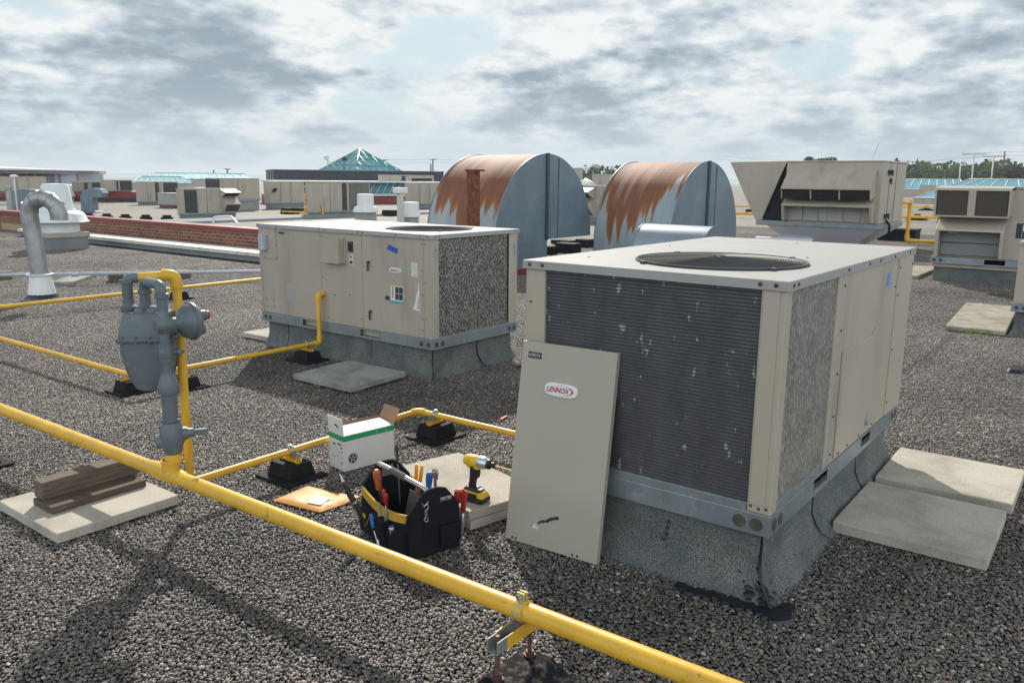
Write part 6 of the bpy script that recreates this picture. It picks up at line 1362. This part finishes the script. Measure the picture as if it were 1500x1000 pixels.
def wires(name,label,sets,r):
    o=Vector((sets[0][0].x,sets[0][0].y,0)); m=MB(o)
    for pts in sets:
        for a,b in zip(pts,pts[1:]):
            seg=[]; 
            for k in range(9):
                t=k/8; p=a.lerp(b,t); p.z-=4*t*(1-t)*(a-b).length*.012; seg.append(p)
            m.tube(seg,r,4,cap=False)
    return tag(m.build(name,'woodpole'),label,'wires')
wires('power_lines','thin power lines crossing above the trees at right',[[V(1050,228,230),V(1330,236,190),A2,A4,V(1600,218,150)],[V(1050,233,230),A1,A3,V(1600,224,150)]],.015)
wires('power_lines','thin power lines between the distant poles beside the glass pyramid',[[B3,B2,V(830,236,260)],[B3+Vector((0,0,-1)),B2+Vector((0,0,-1)),V(830,240,260)]],.025)
mast('thin whip antenna leaning above the hooded unit',1277,236,207,30,.02,'pole','antenna',cat='antenna',lean=0)
AN=V(1277,236,30); m=MB((AN.x,AN.y,0)); t=V(1288,208,30); m.tube([(AN.x,AN.y,1.5),AN,t],.012,5); 
bpy.data.objects.remove([o for o in bpy.data.objects if o.name.startswith('antenna')][0].children[0]); 
ar=[o for o in bpy.data.objects if o.name.startswith('antenna')][0]; ar.location=(AN.x,AN.y,0); ob=m.build('whip','pole',ar)
t=mast('short mast with small dish and brace on top of the dark building',480,229,249,58,.04,'pole','dish_mast',cat='antenna'); dm=[o for o in bpy.data.objects if o.name.startswith('dish_mast')][0]
m=MB(Vector(dm.location)); m.lathe(V(478,231,57.9),[(0,.06),(.14,.03),(.17,-.02)],14,(-.5,-.6,.4)); m.tube([V(480,235,58),V(492,246,58)],.03,5); m.build('dish','pole',dm)
mast('small camera mast on the dark building before the pyramid',504,232,249,58,.03,'woodpole','camera_mast',cat='antenna'); cm_=[o for o in bpy.data.objects if o.name.startswith('camera_mast')][0]
m=MB(Vector(cm_.location)); p=V(504.5,233,58); m.box(p.x-.11,p.y-.11,p.z-.13,p.x+.11,p.y+.11,p.z+.13); m.build('camera_head','tb',cm_)
# ------------------------------------------------------------------ trees
def crown(m,c,rx,rz,n,leaf,rnd,lobes=9):
    L_=[(Vector(c)+Vector((rnd.uniform(-.6,.6)*rx,rnd.uniform(-.6,.6)*rx,rnd.uniform(-.55,.6)*rz)),rnd.uniform(.35,.6)) for _ in range(lobes)]+[(Vector(c),.7)]
    for _ in range(n):
        lc,lr=rnd.choice(L_); d=Vector((rnd.gauss(0,1),rnd.gauss(0,1),rnd.gauss(0,1))).normalized()*rnd.uniform(.6,1.0)**.5
        p=lc+Vector((d.x*rx*lr,d.y*rx*lr,d.z*rz*lr)); s=leaf*rnd.uniform(.5,1.3)
        u=Vector((rnd.gauss(0,1),rnd.gauss(0,1),rnd.gauss(0,.7))).normalized(); v=u.cross(Vector((rnd.gauss(0,1),rnd.gauss(0,1),rnd.gauss(0,1)))).normalized()
        m.add([p-u*s-v*s*.4,p+u*s*.2-v*s*.8,p+u*s,p+v*s*.8-u*s*.2],[(0,1,2,3)])
def tree(label,px,ty,d,wpx,mat,conifer=False,seed=1,hpx=None):
    rnd=random.Random(seed); t=V(px,ty,d); w_=wpx/1193*d; root=thing('tree',label,'tree',(t.x,t.y,-9),0,'trees beyond the roof'); H=t.z+9; hz=(hpx/1193*d if hpx else min(w_*1.0,H*.8))
    m=MB(); m.tube([(0,0,0),(.1,0,H*.4),(0,.1,H*.8)],[.35,.25,.08],8)
    for k in range(5):
        a=rnd.uniform(0,6.28); m.tube([(0,0,H*(.35+.08*k)),(cos(a)*w_*.25,sin(a)*w_*.25,H*(.55+.07*k))],[.14,.04],5)
    m.build('trunk','bark',root)
    m=MB()
    if conifer:
        for k in range(500):
            z=rnd.random(); rr=(1-z)*w_*.5*rnd.uniform(.4,1); a=rnd.uniform(0,6.28); p=Vector((cos(a)*rr,sin(a)*rr,H-hz*1.6*(1-z))); s=.3*rnd.uniform(.6,1.2); u=Vector((cos(a),sin(a),-.4)); v=Vector((-sin(a),cos(a),0)); m.add([p-u*s,p-v*s*.6,p+u*s,p+v*s*.6],[(0,1,2,3)])
    else: crown(m,(0,0,H-hz*.5),w_*.5,hz*.5,2200,w_*.034,rnd)
    m.build('crown',mat,root)
tree('broad mid green tree left of the pale poles at right',1366,240,165,36,'leafm',seed=2,hpx=30)
tree('tall rounded mid green tree behind the leftmost pale pole',1405,238,165,34,'leafm',seed=3,hpx=34)
tree('pale green broad tree between the two rightmost poles',1462,236,160,44,'leafm',seed=4,hpx=36)
tree('dark purple leaved tree at the right edge of the photo',1484,243,150,30,'leafp',seed=5,hpx=26)
tree('dark narrow conifer between the pale poles',1425,243,158,9,'leafd',True,seed=6,hpx=22)
tree('dark green tree at the left end of the right tree line',1340,244,170,30,'leafd',seed=7,hpx=24)
tree('dark green tree between the conifer and the pale green tree',1440,245,175,26,'leafd',seed=8,hpx=24)
tree('dark tree top, left one of three between the big hoods',852,246,150,16,'leafd',seed=9,hpx=18)
tree('purplish tree top, middle one of three between the big hoods',871,241,150,18,'leafd',seed=10,hpx=20)
tree('green tree top, right one of three between the big hoods',893,245,150,20,'leafm',seed=11,hpx=18)
tree('dark tree top peeping over the hooded unit, left one',1183,228,120,20,'leafd',seed=12,hpx=18)
tree('yellow green tree top peeping over the hooded unit, right one',1210,230,120,34,'leafm',seed=13,hpx=18)
rnd=random.Random(5); m=MB((100,0,0))
for k in range(60):
    px=1300+k*5+rnd.uniform(-3,3); d=185+rnd.uniform(-8,8); c=V(px,249+rnd.uniform(0,5),d); crown(m,(c.x,c.y,c.z-2.5),4.0,4.6,420,.36,rnd,5)
for k in range(16):
    px=835+k*5; d=170; c=V(px,253+rnd.uniform(0,3),d); crown(m,(c.x,c.y,c.z-2.5),3.0,3.6,140,.42,rnd,5)
o=m.build('woodland','leafd'); tag(o,'dark green woodland forming the low tree line beyond the roof at right','woodland',kind='stuff')
# distant hills
M['hill']=paint('distant_hill',(.10,.14,.12),.95,0,.25,.002)
m=MB(); n=160; vs=[]
for k in range(n+1):
    a=math.radians(-10+120*k/n); d=4300; h=-9+ (38+22*noise.noise(Vector((k*.09,0,0)))+7*noise.noise(Vector((k*.4,3,0)))); h=h*.38
    for dd,hh in ((0,-9.2),(350,h*.75),(700,h),(1600,-9.2)): vs.append(((d+dd)*cos(a),(d+dd)*sin(a),hh))
m.add(vs,[(4*k+e,4*k+e+1,4*k+5+e,4*k+4+e) for k in range(n) for e in range(3)],True); tag(m.build('hills','hill'),kind='structure')

# small yellow risers and bent conduit among the far units
for (px,ty,by,lab) in ((447,284,311,'beside the flecked-coil far unit, farther left one'),(473,300,314,'at the left corner of the flecked-coil far unit')):
    a=gnd(px,by,.1); d=math.hypot(a.x,a.y); pipe('gas_pipe','thin far yellow riser '+lab,[tuple(gnd(px-34,by-1,.1)),tuple(a),(a.x,a.y,far(px,ty,d).z)],.035,rb=.05)
a,b,c=far(312,318,24),far(338,316.5,24),far(349,328,23.2); pipe('conduit','bent white conduit near the far corner of the left unit top',[(a.x,a.y,.02),tuple(a),tuple(b),tuple(c),(c.x,c.y,.02)],.03,'white',rb=.1,fit=False)
# ------------------------------------------------------------------ the air itself
hz_=MB().box(-9500,-9500,-10.5,9500,9500,24); hb=hz_.build('haze','haze'); tag(hb,kind='stuff')
